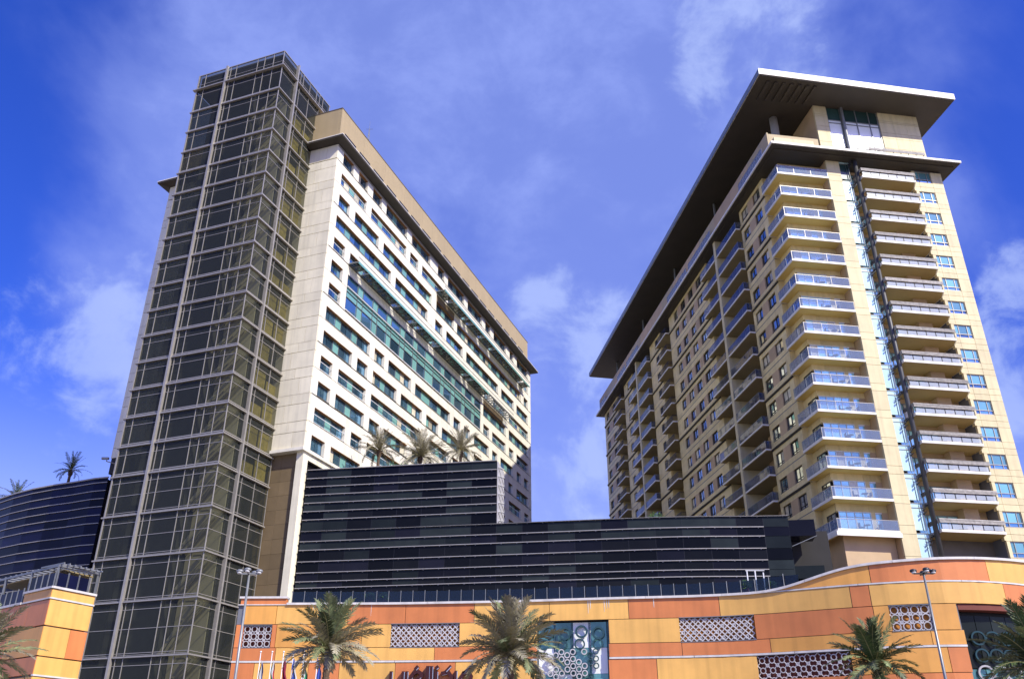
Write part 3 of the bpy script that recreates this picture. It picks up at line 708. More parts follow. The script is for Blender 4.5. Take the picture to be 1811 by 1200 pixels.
# ---- cornice, terrace parapet, penthouse, roof
cz = 75.4
c_ = MB(); o = [(-1.35, -2.1), (25.4, -2.1), (25.4, VL+1.6), (-1.35, VL+1.6)]
c_.prism(o, cz+.02, cz+.32); c_.cur = 1
c_.box(-1.2, 25.3, -1.95, VL+1.5, cz-.08, cz+.019)
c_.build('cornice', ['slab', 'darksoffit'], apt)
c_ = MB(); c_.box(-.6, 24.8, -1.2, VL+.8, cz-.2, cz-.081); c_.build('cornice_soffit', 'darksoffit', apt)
for k in range(14): v = .0+k*6.6; lb('parapet_panel', 'beiged' if k % 3 else 'tan', v+.01, v+6.58, -.95, -.75, 75.74, 78.9)
bx('parapet_panel', apt, 'tan', -.44, 6.6, .0, .2, 75.73, 78.7); bx('parapet_panel', apt, 'beigel', -.5, 5.0, -1.4, -.9, 75.73, 77.0)
for a, b in ((1.0, 9.0), (20.5, 30.5), (31.5, 41.5), (60, 68), (69, 75), (85, 90)):
    lb('terrace_rail_glass', 'rglass', a, b, -1.55, -1.52, 75.74, 76.9); r = MB(long_); r.box(a, b, -1.57, -1.5, 76.9, 76.96)
    x = a
    while x <= b: r.box(x-.03, x+.03, -1.57, -1.5, 75.72, 76.9); x += 1.0
    r.build('terrace_rail', 'metal', apt)
# penthouse
PZ = 84.7
bx('penthouse_core', apt, 'darkstone', 7.2, 22.0, 1.2, VL-4, 75.7, PZ)
bx('penthouse_core', apt, 'darksoffit', 3.6, 7.2, 9, VL-4, 75.7, PZ)
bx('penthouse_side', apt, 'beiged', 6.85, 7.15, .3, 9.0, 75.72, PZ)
zz = 75.75; k = 0
while zz < PZ-1.6:
    h = .95 if k % 2 else 1.75; h = min(h, PZ-1.5-zz)
    for a, b in ((6.85, 8.7),): bx('stone_panel', apt, 'beigel', a+.01, b-.01, 0, .3, zz+.02, zz+h-.02)
    for a, b in ((16.3, 18.3), (18.3, 20.3), (20.3, 22.2)): bx('stone_panel', apt, 'beigel', a+.01, b-.01, 0, .3, zz+.02, zz+h-.02)
    zz += h; k += 1
for a, b in ((6.85, 8.7), (16.3, 18.3), (18.3, 20.3), (20.3, 22.2)): bx('stone_panel', apt, 'beigel', a+.01, b-.01, 0, .3, PZ-1.48, PZ-.02)
bx('penthouse_backing', apt, 'jointg', 6.9, 22.15, .25, 1.2, 75.72, PZ-.01)
bx('penthouse_wall', apt, 'beigel', 22.0, 22.2, .3, VL-4, 75.72, PZ)
pw = MB()
for x in (8.75, 10.7, 11.1, 13.0, 14.9, 16.2): pw.box(x-.06, x+.06, .1, .28, 75.75, PZ)
for z in (78.0, 82.0, 82.5): pw.box(8.75, 16.2, .1, .28, z-.04, z+.04)
pw.rod((10.9, -.1, 75.75), (10.9, -.1, PZ), .22, None, 10)
w_ = pw.build('penthouse_window', 'steel', apt)
for a, b in ((8.8, 10.66), (11.15, 12.95), (13.05, 14.85), (14.95, 16.15)):
    for z0, z1, mm_ in ((75.8, 77.95, 'penth'), (78.05, 81.95, 'penth'), (82.05, 82.45, 'penth'), (82.55, PZ, 'greenstrip')):
        MB().quad((a, .2, z0), (b, .2, z0), (b, .2, z1), (a, .2, z1)).build('glass_pane', mm_, w_)
for k in range(4): bx('slat', apt, 'slat', 12.6, 20.6, -1.75+.02*k, -1.68+.02*k, 76.3+k*.13, 76.4+k*.13)
sl_ = MB()
for k in range(8): sl_.box(12.8+k*1.08, 12.88+k*1.08, -1.7, -1.62, 75.72, 76.35)
sl_.build('slat_post', 'black', apt)
MB().rod((2.6, 3.4, 75.7), (2.6, 3.4, PZ+.5), .55, None, 20).build('round_column', 'concrete', apt, smooth=True)
for v in (24, 44, 64, 84): MB().rod((1.6, v, 75.7), (1.6, v, PZ+.5), .2, None, 10).build('round_column', 'steel', apt)
# roof plate: upward-tilted underside with thin pale fascia
RO = [(-2.75, -4.5), (25.6, -4.0), (25.6, VL+1.5), (-2.75, VL+.5)]; RI = [(2.2, .2), (22.6, .2), (22.6, VL-3.5), (2.2, VL-3.5)]
r = MB(); r.prism(RO, 84.75, 85.7); r.build('roof_plate', 'slab', apt)
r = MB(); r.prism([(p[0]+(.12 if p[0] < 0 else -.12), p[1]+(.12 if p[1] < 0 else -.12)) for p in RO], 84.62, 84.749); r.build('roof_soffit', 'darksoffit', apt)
r = MB(); r.prism([(RO[0][0]-.05, RO[0][1]), (RO[0][0]-.003, RO[0][1]), (RO[3][0]-.003, RO[3][1]), (RO[3][0]-.05, RO[3][1])], 84.7, 85.6); r.build('roof_fascia', 'steel', apt)
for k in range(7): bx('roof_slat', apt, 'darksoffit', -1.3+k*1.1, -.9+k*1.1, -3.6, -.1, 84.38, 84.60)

# balcony furniture: one chair and table design, copied per corner balcony
def build_chair():
    c = thing('balcony_chair', '', 'chair')
    MB().box(-.25, .25, -.25, .25, .40, .45).build('seat', 'navy', c)
    MB().box(-.25, .25, .2, .26, .45, .9).build('backrest', 'navy', c)
    for sx in (-.22, .22):
        for sy in (-.22, .22): MB().box(sx-.02, sx+.02, sy-.02, sy+.02, 0, .4).build('leg', 'black', c)
    return c
def build_table():
    c = thing('balcony_table', '', 'table'); MB().rod((0, 0, .68), (0, 0, .72), .38, None, 16).build('tabletop', 'potd', c)
    MB().rod((0, 0, 0), (0, 0, .68), .04, None, 8).build('leg', 'black', c); MB().rod((0, 0, 0), (0, 0, .03), .22, None, 12).build('foot', 'black', c); return c
chair = build_chair(); table = build_table()
ORD = ['top', 'second', 'third', 'fourth', 'fifth', 'sixth', 'seventh', 'eighth', 'ninth', 'tenth', 'eleventh', 'twelfth', 'thirteenth', 'fourteenth', 'lowest']
ca, sa = math.cos(rad(8.72)), math.sin(rad(8.72))
def apt_w(x, y, z): return (34.5+x*ca-y*sa, 91+x*sa+y*ca, z)
first = True
for i, z in enumerate(zs):
    if i in (3,): continue
    for kind, src, x, y, rz, txt in (('t', table, 4.1+.25*math.sin(i*2.1), .85, 0, 'round table'), ('c', chair, 3.3+.2*math.sin(i*1.3), .8, 1.4, 'chair left of table'), ('c', chair, 5.0+.2*math.sin(i*3.3), .85, -1.5, 'chair right of table')):
        w = 'on the %s corner balcony%s' % (ORD[i], ' from the top' if 0 < i < 14 else '')
        if i == 0 and not (kind == 'c' and x > 4.5): o = src
        else: o = clone(src)
        o.location = apt_w(x, y, z+.0); o.rotation_euler = (0, 0, rz+rad(8.72)); o['label'] = txt+' '+w
        o['group'] = 'chairs on the corner balconies' if kind == 'c' else 'tables on the corner balconies'

# ================================================================== DARK GLASS PODIUM
pod = thing('glass_podium', 'low dark glass building with silver horizontal rails between the two towers', 'building', (-22.3, 91, 0), rad(-9.1))
RW = [30.98, 30.05, 29.15, 28.25, 27.33, 26.43, 25.2, 24.13, 23.22, 22.03, 20.9, 20.0, 19.35]
zT = 31.95
def ppt(t):   # plan curve: straight then bending to face the road
    if t <= 34: return (t, 0.0)
    n = t-34; th = rad(9.1)*min(1, n/12); return (34+n*math.cos(th*.55), n*math.sin(th*.55))
cols = [0.1, 2.4]+[5.06+2.655*k for k in range(17)]+[50.0]
upper = [c for c in cols if c < 21.2]
lev = [zT]+RW+[16.0, 12.9]
for r in range(len(lev)-1):
    z1, z0 = lev[r], lev[r+1]
    cc = upper if z1 > 25.3 else cols
    for a, b in zip(cc[:-1], cc[1:]):
        pa, pb = ppt(a), ppt(b)
        rn = random.random(); mm_ = 'podg'
        if r in (0, 6, 7, 8) and rn < .55: mm_ = 'podg2'
        elif r in (3, 4) and a < 12: mm_ = 'podg2'
        elif rn > .82: mm_ = 'podg3'
        elif rn < .18: mm_ = 'podg2'
        j = random.uniform(-.006, .006); j2 = random.uniform(-.004, .004)
        MB().quad((pa[0]+.015, pa[1]+j, z0+.02), (pb[0]-.015, pb[1]-j, z0+.02), (pb[0]-.015, pb[1]-j+j2, z1-.02), (pa[0]+.015, pa[1]+j+j2, z1-.02)).build('glass_pane', mm_, pod)
for z in RW+[zT, 25.2]:
    cc = upper if z > 25.3 else ([c for c in cols if c <= 47.6] if z != 25.2 else cols)
    rl = MB()
    for a, b in zip(cc[:-1], cc[1:]):
        pa, pb = ppt(a), ppt(b); h = .036
        rl.add([(pa[0], pa[1]-.16, z-h), (pb[0], pb[1]-.16, z-h), (pb[0], pb[1]+.05, z-h), (pa[0], pa[1]+.05, z-h),
                (pa[0], pa[1]-.16, z+h), (pb[0], pb[1]-.16, z+h), (pb[0], pb[1]+.05, z+h), (pa[0], pa[1]+.05, z+h)],
               [(0, 3, 2, 1), (4, 5, 6, 7), (0, 1, 5, 4), (1, 2, 6, 5), (2, 3, 7, 6), (3, 0, 4, 7)])
        if z not in (zT,):
            for q in (.2, .8):
                xx = pa[0]+(pb[0]-pa[0])*q; yy = pa[1]+(pb[1]-pa[1])*q; rl.box(xx-.05, xx+.05, yy-.1, yy, z-.11, z-.06)
    rl.build('rail', 'metal', pod)
mu = MB()
for c in cols[1:-1]:
    q = ppt(c); mu.box(q[0]-.02, q[0]+.02, q[1]-.01, q[1]+.06, 12.9, zT if c < 21.2 else 25.2)
mu.build('mullion', 'black', pod)
def back(a0, a1, z0, z1, dep, name):
    pts = [ppt(a0+(a1-a0)*k/12) for k in range(13)]
    poly = [(p[0], p[1]+.08) for p in pts]+[(pts[-1][0], dep), (pts[0][0], dep)]
    MB().prism(poly, z0, z1).build(name, 'black', pod)
back(.05, 21.0, 25.1, zT-.08, 3.9, 'upper_block'); back(.05, 50.0, 0, 25.1, 5.0, 'lower_block')
tw = MB(); tw.box(21.02, 21.12, .1, 3.8, 25.3, 31.9); tw.cur = 1
for k in range(7):
    for s in (0, 1): tw.bar((21.16, .15, 25.6+k*.95), (21.16, 3.7, 26.5+k*.95-(0.9*2*s if s else 0)+(.0)), .05, .09)
tw.build('side_screen', ['lattice', 'whitem'], pod)
# stepped glass boxes at the right end
q = ppt(50.0)
for (a, b, y, z0, z1) in ((0.05, 2.6, .9, 23.4, 25.0), (.05, 2.9, 1.2, 17.2, 18.6), (.05, 3.0, 1.5, 19.4, 20.6), (.05, 2.6, .8, 14, 17.1)):
    bx('end_glass_box', pod, 'podg3' if z0 > 17 and z0 != 19.4 else 'podg2', q[0]+a, q[0]+b, q[1]+y, q[1]+y+2.5, z0, z1)
bx('end_void', pod, 'groove', q[0]+.02, q[0]+4.3, q[1]+4.2, q[1]+4.6, 12, 24.6)
er = MB(); er.bar((q[0]+.1, q[1]+.5, 22.3), (q[0]+2.6, q[1]+.6, 23.3), .05, .05); er.build('end_rail', 'steel', pod)

# ================================================================== NAVY CURVED BUILDING (far left)
nav = thing('curved_glass_building', 'curved navy glass building with thin silver rails behind the orange block, far left', 'building', (-48.3, 99.4, 0), 0)
NP = [(.6, -.2), (-1.2, .3), (-3.9, 1.55), (-7.3, 2.9), (-10.6, 4.5), (-13.9, 6.5), (-16.9, 8.7), (-19.9, 11.3), (-22.6, 14.2), (-25.1, 17.7), (-28, 22.5), (-31, 28)]
RN = [(z-1.7)*1.076+1.7 for z in RW]; levn = [33.8]+RN+[17.2, 12]
for r in range(len(levn)-1):
    for a, b in zip(NP[:-1], NP[1:]):
        MB().quad((a[0], a[1], levn[r+1]), (a[0], a[1], levn[r]), (b[0], b[1], levn[r]), (b[0], b[1], levn[r+1])).build('glass_pane', 'navy', nav)
for z in [33.8]+RN:
    rl = MB(); h = .04 if z < 33.5 else .08
    for a, b in zip(NP[:-1], NP[1:]): rl.bar((a[0]+.02, a[1]-.08, z), (b[0]-.02, b[1]-.08, z), .14, h*2)
    rl.build('rail', 'metal', nav)
MB().prism([(p[0], p[1]+.1) for p in NP]+[(-31, 45), (.6, 45)], 0, 33.6).build('block', 'black', nav)

# ================================================================== ORANGE MALL WALL (curved)
mall = thing('mall_podium', 'curved mall wall of orange, yellow and salmon panels with patterned screens and arabic sign', 'building', (0, 0, 0))
PL = [(-19.4, 63.5), (-15.89, 63.4), (-8.25, 63.2), (-4.81, 62.85), (-0.18, 62.34), (7.32, 61.0), (12.46, 60.3), (15.92, 59.3), (20.8, 56.8), (22.76, 55.9), (25.43, 55.15), (27.62, 54.9), (31.15, 55.6), (38, 59)]
def interp(P, x):
    if x <= P[0][0]: return P[0][1]
    for a, b in zip(P[:-1], P[1:]):
        if x <= b[0]: return a[1]+(b[1]-a[1])*(x-a[0])/(b[0]-a[0])
    return P[-1][1]
def wy(x):    # smoothed plan curve
    w = 2.2; n = 9; return sum(interp(PL, x+w*(k/(n-1)-.5)*2*.8) for k in range(n))/n
CPZ = [(-19.4, 13.02), (16.3, 13.0), (17.6, 13.12), (18.6, 13.35), (19.7, 13.66), (21, 14.0), (22, 14.16), (23, 14.24), (26.5, 14.36), (32.6, 14.5), (38, 14.6)]
def cz_(x): return sum(interp(CPZ, x+d) for d in (-.6, -.3, 0, .3, .6))/5
def curved(name, m, x0, x1, z0, z1, off0=0.0, off1=.12, par=mall, step=1.0, **pr):
    n = max(1, int((x1-x0)/step)); w = MB()
    f0 = z0 if callable(z0) else (lambda x: z0); f1 = z1 if callable(z1) else (lambda x: z1)
    P_ = []
    for k in range(n+1):
        x = x0+(x1-x0)*k/n; s = (wy(x+.3)-wy(x-.3))/.6; L = math.hypot(1, s); nx, ny = s/L, -1/L    # outward normal
        y = wy(x); P_ += [(x+nx*off0*-1, y+ny*off0*-1, f0(x)), (x+nx*off0*-1, y+ny*off0*-1, f1(x)), (x-nx*off1, y-ny*off1, f1(x)), (x-nx*off1, y-ny*off1, f0(x))]
    F = []
    for k in range(n):
        a = 4*k; b = a+4
        F += [(a, b, b+1, a+1), (a+1, b+1, b+2, a+2), (a+2, b+2, b+3, a+3), (a+3, b+3, b, a)]
    F += [(0, 1, 2, 3), (4*n+3, 4*n+2, 4*n+1, 4*n)]
    return w.add(P_, F).build(name, m, par, **pr)
g_ = .018
def course(z0, z1, items):
    for (a, b, c) in items:
        if c: curved('cladding_panel', {'Y': 'yellow', 'O': 'orange', 'S': 'salmon'}[c], a+g_, b-g_, z0, z1, random.uniform(-.006, .006), .12)
curved('wall_backing', 'jointg', -19.35, 38, 0, 3.0, .16, .6, step=2)
curved('wall_backing', 'jointg', -19.35, 38, 3.0, 11.0, 1.25, 1.5, step=2)
for a_, b_, c_, d_ in ((-19.35, 1.72, 3, 9.2), (6.52, 15.8, 3, 9.2), (20.95, 27.43, 3, 9.2), (15.8, 20.95, 3, 6.58), (-19.35, 1.72, 9.2, 10.0), (6.52, 27.43, 9.2, 10.0), (-16.75, -8.4, 10, 11.6), (-3.6, 1.72, 10, 11.6), (6.52, 11.2, 10, 11.6), (15.93, 23.42, 10, 11.6), (25.78, 27.43, 10, 11.6), (-19.35, 17.4, 11.58, 12.88)): curved('wall_backing', 'jointg', a_, b_, c_, d_, .13, .3, step=2)
course(lambda x: 12.99, lambda x: cz_(x)-.16, [(17.5, 22.73, 'O'), (22.73, 29.92, 'S'), (29.92, 37, 'Y')])
course(11.58, 12.86, [(-18.94, -16.57, 'O'), (-16.57, -11.51, 'Y'), (-11.51, -7.44, 'S'), (-7.44, -2.6, 'S'), (-2.6, 2.6, 'Y'), (2.6, 7.93, 'Y'), (7.93, 13.88, 'S'), (13.88, 21.48, 'Y'), (21.48, 22.55, 'S'), (22.55, 30.82, 'Y'), (30.82, 37, 'S')])
course(10.03, 11.54, [(-19.3, -18.75, 'S'), (-16.76, -16.43, 'S'), (-16.43, -10.42, 'O'), (-10.42, -8.39, 'Y'), (-3.61, 1.75, 'Y'), (6.55, 11.22, 'Y'), (15.91, 22.57, 'S'), (22.57, 23.43, 'O'), (25.75, 27.32, 'O')])
course(9.17, 9.99, [(-19.3, -16.32, 'S'), (-16.32, -5.29, 'Y'), (-5.29, 1.73, 'S'), (6.5, 11.26, 'S'), (11.26, 16.68, 'S'), (16.68, 22.61, 'O'), (22.61, 25.5, 'O'), (25.5, 27.47, 'O')])
course(7.6, 9.0, [(-19.3, -17.68, 'S'), (-17.68, -13.93, 'Y'), (-13.93, -11.8, 'S'), (-11.8, -7.95, 'Y'), (-7.95, -3.82, 'S'), (-3.82, 1.71, 'Y'), (6.44, 9.56, 'S'), (9.56, 15.8, 'Y'), (20.95, 22.63, 'O'), (22.63, 26.25, 'O'), (26.25, 27.45, 'S')])
course(5.6, 7.56, [(-19.3, -12, 'Y'), (-12, -4, 'S'), (-4, 1.71, 'Y'), (6.44, 12, 'Y'), (12, 20.95, 'S'), (20.95, 27.4, 'S')])
course(3.0, 5.56, [(-19.3, -8, 'O'), (-8, 1.7, 'S'), (6.44, 15, 'O'), (15, 27.4, 'Y')])
curved('wall_backing', 'jointg', 17.4, 38, 11.58, lambda x: cz_(x)-.2, .16, .6, step=1)
for nm, m_, z0, z1, x0, x1, o0, o1 in (('white_band', 'coping', 9.03, 9.15, -19.3, 1.7, .04, .12), ('white_band', 'coping', 9.03, 9.15, 6.5, 27.45, .04, .12), ('white_band', 'coping', 12.88, 12.97, 16.6, 37, .04, .12)):
    for a in range(math.floor(x0), math.ceil(x1), 6): curved(nm, m_, max(x0, a), min(x1, a+5.97), z0, z1, -o0, o1)
def seg(x0, x1, st):
    x = x0
    while x < x1-.01: yield x, min(x+st, x1); x += st
for a, b in seg(-15.9, 38, 5.0): curved('coping', 'coping', a+.01, b-.01, lambda x: cz_(x)-.15, lambda x: cz_(x), -.14, .5, step=.5)
for a, b in seg(-19.35, 16.8, 5.0): curved('coping_lip', 'coping', a+.01, b-.01, 12.865, 12.925, -.06, .12)
# raised step at the left end
curved('cladding_panel', 'salmon', -19.2, -15.95, 12.9, 13.32, 0, .5); curved('coping', 'coping', -19.3, -15.9, 13.32, 13.46, -.12, .6)
curved('terrace_deck', 'concrete', -19.3, 16.3, 12.5, 12.84, .62, 4.0, step=2)
# terrace floor and end wall fill
MB().prism([(-19.3, 65), (17, 63), (38, 60.5), (38, 84), (-19.3, 84)], 0, 12.6).build('terrace_block', 'concrete', mall)
# glass balustrade on the coping
x = -15.6; n = 0
while x < 18.6:
    x1 = x+.86; zb = cz_(x)
    curved('balustrade_glass', 'dglass', x+.05, x1-.05, lambda t: cz_(t)+.02, lambda t: cz_(t)+.78 if t < 17 else max(cz_(t)+.1, 13.9), .1, .12, step=2)
    yy = wy(x)+.12; MB().box(x-.02, x+.02, yy-.03, yy+.03, zb, zb+.84).build('balustrade_post', 'steel', mall)
    x = x1; n += 1
# white doorway frame on the terrace
dfm = thing('terrace_door_frame', 'white steel post frame standing behind the balustrade near the right end of the dark glass', 'frame', (16.55, wy(16.55)+1.0, 12.8))
for k in (-.55, 0, .55): MB().box(k-.035, k+.035, -.05, .05, 0, 1.75 if k < .5 else 1.65).build('post', 'whitem', dfm)
MB().box(-.65, .65, -.03, .03, 1.76, 1.80).build('top_rail', 'whitem', dfm)
# lattice screens
def lattice(x0, x1, z0, z1, kind, back='rust'):
    curved('screen_backing', back, x0, x1, z0, z1, .38, .55, step=1.5)
    r = MB()
    def ring(cx, cz, R, w):
        s = (wy(cx+.3)-wy(cx-.3))/.6; L = math.hypot(1, s); tx, ty = 1/L, s/L; n = 14; base = len(r.v)
        cy = wy(cx)+.14; vs = []
        for k in range(n):
            a = 2*math.pi*k/n; c, s_ = math.cos(a), math.sin(a)
            for q, dd in ((R, -.05), (R-w, -.05), (R, .05), (R-w, .05)): vs.append((cx+tx*c*q-ty*dd*0, cy+ty*c*q+dd, min(max(cz+s_*q, z0), z1)))
        fs = []
        for k in range(n):
            a = 4*k; b = 4*((k+1) % n); fs += [(a, b, b+1, a+1), (a+2, a+3, b+3, b+2), (a, a+2, b+2, b), (a+1, b+1, b+3, a+3)]
        r.add(vs, fs)
    def strut(xa, za, xb, zb, w=.05): r.bar((xa, wy(xa)+.14, za), (xb, wy(xb)+.14, zb), w, .06, (0, 1, 0))
    if kind == 'diamond':
        s = .36; H_ = z1-z0; x = x0-H_
        while x < x1:
            for sg in (1, -1):
                xa, za, xb, zb = (x, z0, x+H_, z1) if sg > 0 else (x, z1, x+H_, z0)
                if xa < x0: za += (x0-xa)*(1 if sg > 0 else -1); xa = x0
                if xb > x1: zb -= (xb-x1)*(1 if sg > 0 else -1); xb = x1
                if xb-xa > .1: strut(xa, za, xb, zb, .07)
            x += s
        nx = int((x1-x0)/(s))
        for i in range(nx):
            for k in range(4):
                if (i+k) % 2: ring(x0+.2+i*s, z0+.2+k*s*1.05, .13, .05)
    else:
        st = .56 if kind == 'ring' else .52
        nx = max(1, round((x1-x0)/st)); nz = max(1, round((z1-z0)/st)); sx = (x1-x0)/nx; sz = (z1-z0)/nz
        for i in range(nx+1):
            for k in range(nz+1):
                if i < nx and k < nz:
                    ring(x0+sx*(i+.5), z0+sz*(k+.5), sx*.34 if kind == 'ring' else sx*.44, .055)
                    for dx, dz_ in ((1, 1), (1, -1), (-1, 1), (-1, -1)):
                        strut(x0+sx*(i+.5+.24*dx), z0+sz*(k+.5+.24*dz_), x0+sx*(i+.5+.5*dx), z0+sz*(k+.5+.5*dz_), .05)
                if 0 < i < nx and 0 < k < nz: ring(x0+sx*i, z0+sz*k, sx*.2, .06)
    o = r.build('lattice_screen', 'lattice', mall, kind='stuff')
    f = MB()
    curved('screen_frame', 'jointg', x0-.03, x1+.03, z1, z1+.05, -.02, .4); curved('screen_frame', 'jointg', x0-.03, x1+.03, z0-.05, z0, -.02, .4)
lattice(-18.75, -16.78, 10.03, 11.5, 'round'); lattice(-8.38, -3.62, 10.03, 11.54, 'diamond', 'amber'); lattice(11.23, 15.9, 10.03, 11.54, 'diamond', 'amber')
lattice(15.82, 20.93, 6.6, 9.0, 'ring'); lattice(23.45, 25.74, 10.03, 11.5, 'round', 'amber')
# tall teal window with big rings
curved('window_backing', 'black', 1.75, 6.5, 3, 11.5, .7, .8)
for i in range(4):
    for k in range(5): curved('glass_pane', 'teal' if (i+k) % 3 else 'penth', 1.77+i*1.18, 2.93+i*1.18, 3.2+k*1.66, 4.84+k*1.66, .45, .48)
def bigring(cx, cz, R, w, m_, d):
    r = MB(); n = 20; vs = []; fs = []; cy = wy(cx)+d
    for k in range(n):
        a = 2*math.pi*k/n
        for q, dd in ((R, -.06), (R-w, -.06), (R, .06), (R-w, .06)): vs.append((cx+math.cos(a)*q, cy+dd-.16*math.cos(a)*q, cz+math.sin(a)*q))
    for k in range(n):
        a = 4*k; b = 4*((k+1) % n); fs += [(a, b, b+1, a+1), (a+2, a+3, b+3, b+2), (a, a+2, b+2, b), (a+1, b+1, b+3, a+3)]
    r.add(vs, fs); return r.build('window_ring', m_, mall)
for k in range(4): bigring(2.5+k*1.12, 10.85-.1*(k % 2), .42, .12, 'tealr', .25); bigring(2.2+k*1.2, 10.05, .36, .09, 'tealr', .27)
for i in range(9):
    for k in range(4):
        if (i*7+k*3) % 5: bigring(2.6+i*.38, 9.55-k*.45-(.2 if i % 2 else 0), .2, .07, 'lattice' if i < 7 else 'tealr', .22)
for k in range(4): bigring(2.5+k*1.1, 7.4, .5, .12, 'teal', .27)
sp = MB()
for k in range(5): xx = 1.75+k*1.18; sp.box(xx-.04, xx+.04, wy(xx)+.4, wy(xx)+.46, 3, 11.5)
sp.build('window_mullion', 'tealr', mall)
# right-hand dark window
curved('window_backing', 'black', 27.45, 37, 3, 11.54, 1.0, 1.2)
curved('window_head', 'rust', 27.45, 37, 11.2, 11.54, .1, .9)
for i in range(8):
    for k in range(5): curved('glass_pane', 'teal' if k < 3 else 'podg2', 27.6+i*1.15, 28.7+i*1.15, 3.2+k*1.56, 4.7+k*1.56, .7, .75)
for i in range(6): bigring(28.5+i*.95, 9.6, .42, .09, 'tealr', .5); bigring(28.5+i*.95, 7.6, .45, .1, 'lattice', .5); bigring(28.5+i*.95, 8.6, .4, .09, 'tealr', .5)
# white chemical stains under the coping are thin lime deposits
st = MB()
for x0 in (-14.3, -14.0, 5.2, 5.35, 6.3, 6.45, 6.6, 9.6, -9.9):
    w = random.uniform(.03, .07); h = random.uniform(.3, .9); y = wy(x0)-.016
    st.add([(x0, y, 12.85), (x0+w, y, 12.85), (x0+w*.6, y, 12.85-h), (x0+w*.3, y, 12.85-h)], [(0, 1, 2, 3)])
st.build('lime_stain', 'coping', mall)
# arabic sign, built from strokes (upper part shows at the picture's lower edge)
def SX(px): return -8.25+(px/9.055+660-691)*.0392
def SZ(py): return 9.09-(py/9.055+1140-1168)*.0375
def stroke(pts, w=.26):
    t = MB()
    for k in range(len(pts)-1):
        (xa, ya), (xb, yb) = pts[k], pts[k+1]; X0, Z0, X1, Z1 = SX(xa), SZ(ya), SX(xb), SZ(yb)
        d = Vector((X1-X0, 0, Z1-Z0)); L = d.length
        if L < .01: continue
        d /= L; n = Vector((-d.z, 0, d.x))*w/2; e = d*w*.22
        y = wy((X0+X1)/2)-.02
        vs = []
        for yy in (y, y-.3):
            for p, s in ((Vector((X0, 0, Z0))-e, 1), (Vector((X1, 0, Z1))+e, 1), (Vector((X1, 0, Z1))+e, -1), (Vector((X0, 0, Z0))-e, -1)): vs.append((p.x+n.x*s, yy, p.z+n.z*s))
        t.add(vs, [(0, 1, 2, 3), (7, 6, 5, 4), (0, 4, 5, 1), (1, 5, 6, 2), (2, 6, 7, 3), (3, 7, 4, 0)])
        t.mi[-5] = 1 if False else t.mi[-5]
    o = t.build('letter', 'letter', sign)
    return o
sign = thing('arabic_sign', 'dark raised arabic lettering on the salmon panel beside the middle palm', 'sign', (0, 0, 0))
arc = [(600, 560), (620, 500), (660, 440), (720, 415), (770, 450), (785, 490), (750, 530)]
for pts, w in (([(300, 425), (300, 700)], .22), ([(490, 425), (490, 700)], .2), ([(548, 425), (548, 700)], .2), (arc, .24), ([(760, 500), (640, 640), (560, 700)], .22), ([(715, 345), (680, 385)], .22),
               ([(880, 350), (880, 700)], .26), ([(935, 350), (935, 700)], .22), ([(1015, 430), (1015, 700), (960, 800)], .22), ([(1035, 350), (1005, 375)], .22),
               ([(1100, 455), (1200, 430), (1250, 500), (1250, 690), (1100, 700)], .24), ([(1235, 340), (1160, 420)], .16), ([(1320, 425), (1320, 700), (1270, 800)], .2),
               ([(1400, 700), (1390, 540), (1440, 450), (1520, 440), (1560, 500), (1540, 600), (1440, 620)], .24), ([(1440, 450), (1520, 370), (1600, 340)], .14),
               ([(300, 720), (560, 720)], .24), ([(600, 720), (940, 720)], .24)):
    stroke(pts, w)
    if w > .15:   # bright face edge strip on the right side of each upright
        (xa, ya), (xb, yb) = pts[0], pts[1]
        X0, Z0, X1, Z1 = SX(xa), SZ(ya), SX(xb), SZ(yb); yy = wy(X0)-.335
        d = Vector((X1-X0, 0, Z1-Z0)).normalized(); n = Vector((-d.z, 0, d.x))
        s = -1 if n.x < 0 else 1; a = n*s*(w/2-.03); b = n*s*(w/2+.012)
        MB().add([(X0+a.x, yy, Z0+a.z), (X0+b.x, yy, Z0+b.z), (X1+b.x, yy, Z1+b.z), (X1+a.x, yy, Z1+a.z), (X0+a.x, yy+.3, Z0+a.z), (X0+b.x, yy+.3, Z0+b.z), (X1+b.x, yy+.3, Z1+b.z), (X1+a.x, yy+.3, Z1+a.z)],
                 [(0, 1, 2, 3), (4, 7, 6, 5), (0, 4, 5, 1), (1, 5, 6, 2), (2, 6, 7, 3), (3, 7, 4, 0)]).build('letter_edge', 'letterf', sign)

# ================================================================== LEFT ORANGE BLOCK
ob = thing('orange_corner_block', 'orange and yellow panelled corner block with a roof terrace, left of the glass tower', 'building', (-29.95, 58.0, 0), 0)
dl = Vector((-5.8, 4.3, 0)).normalized(); dr = Vector((1.5, 2.75, 0)).normalized()
def facet(d, a, b, z0, z1, m_, name='cladding_panel', o0=0., th=.15):
    nrm = Vector((d.y, -d.x, 0)); 
    if nrm.y > 0: nrm = -nrm
    p0 = d*a; p1 = d*b; q = nrm*o0; w = nrm*-th
    P = [p0+q, p1+q, p1+w, p0+w]; 
    return MB().prism([(p.x, p.y) for p in P], z0, z1).build(name, m_, ob)
RWZ = [(12.42, 12.98), (10.7, 12.3), (8.85, 10.64), (7.72, 8.8), (5.6, 7.6), (3.4, 5.55)]
LC = [[(0.03, 3.6, 'O')], [(0.03, 2.6, 'S'), (2.62, 4.4, 'S'), (4.42, 10, 'S')], [(0.03, 4.6, 'O'), (4.62, 12, 'S')], [(0.03, 2.9, 'S'), (2.92, 6, 'S')], [(0.03, 7, 'O')], [(0.03, 8, 'O')]]
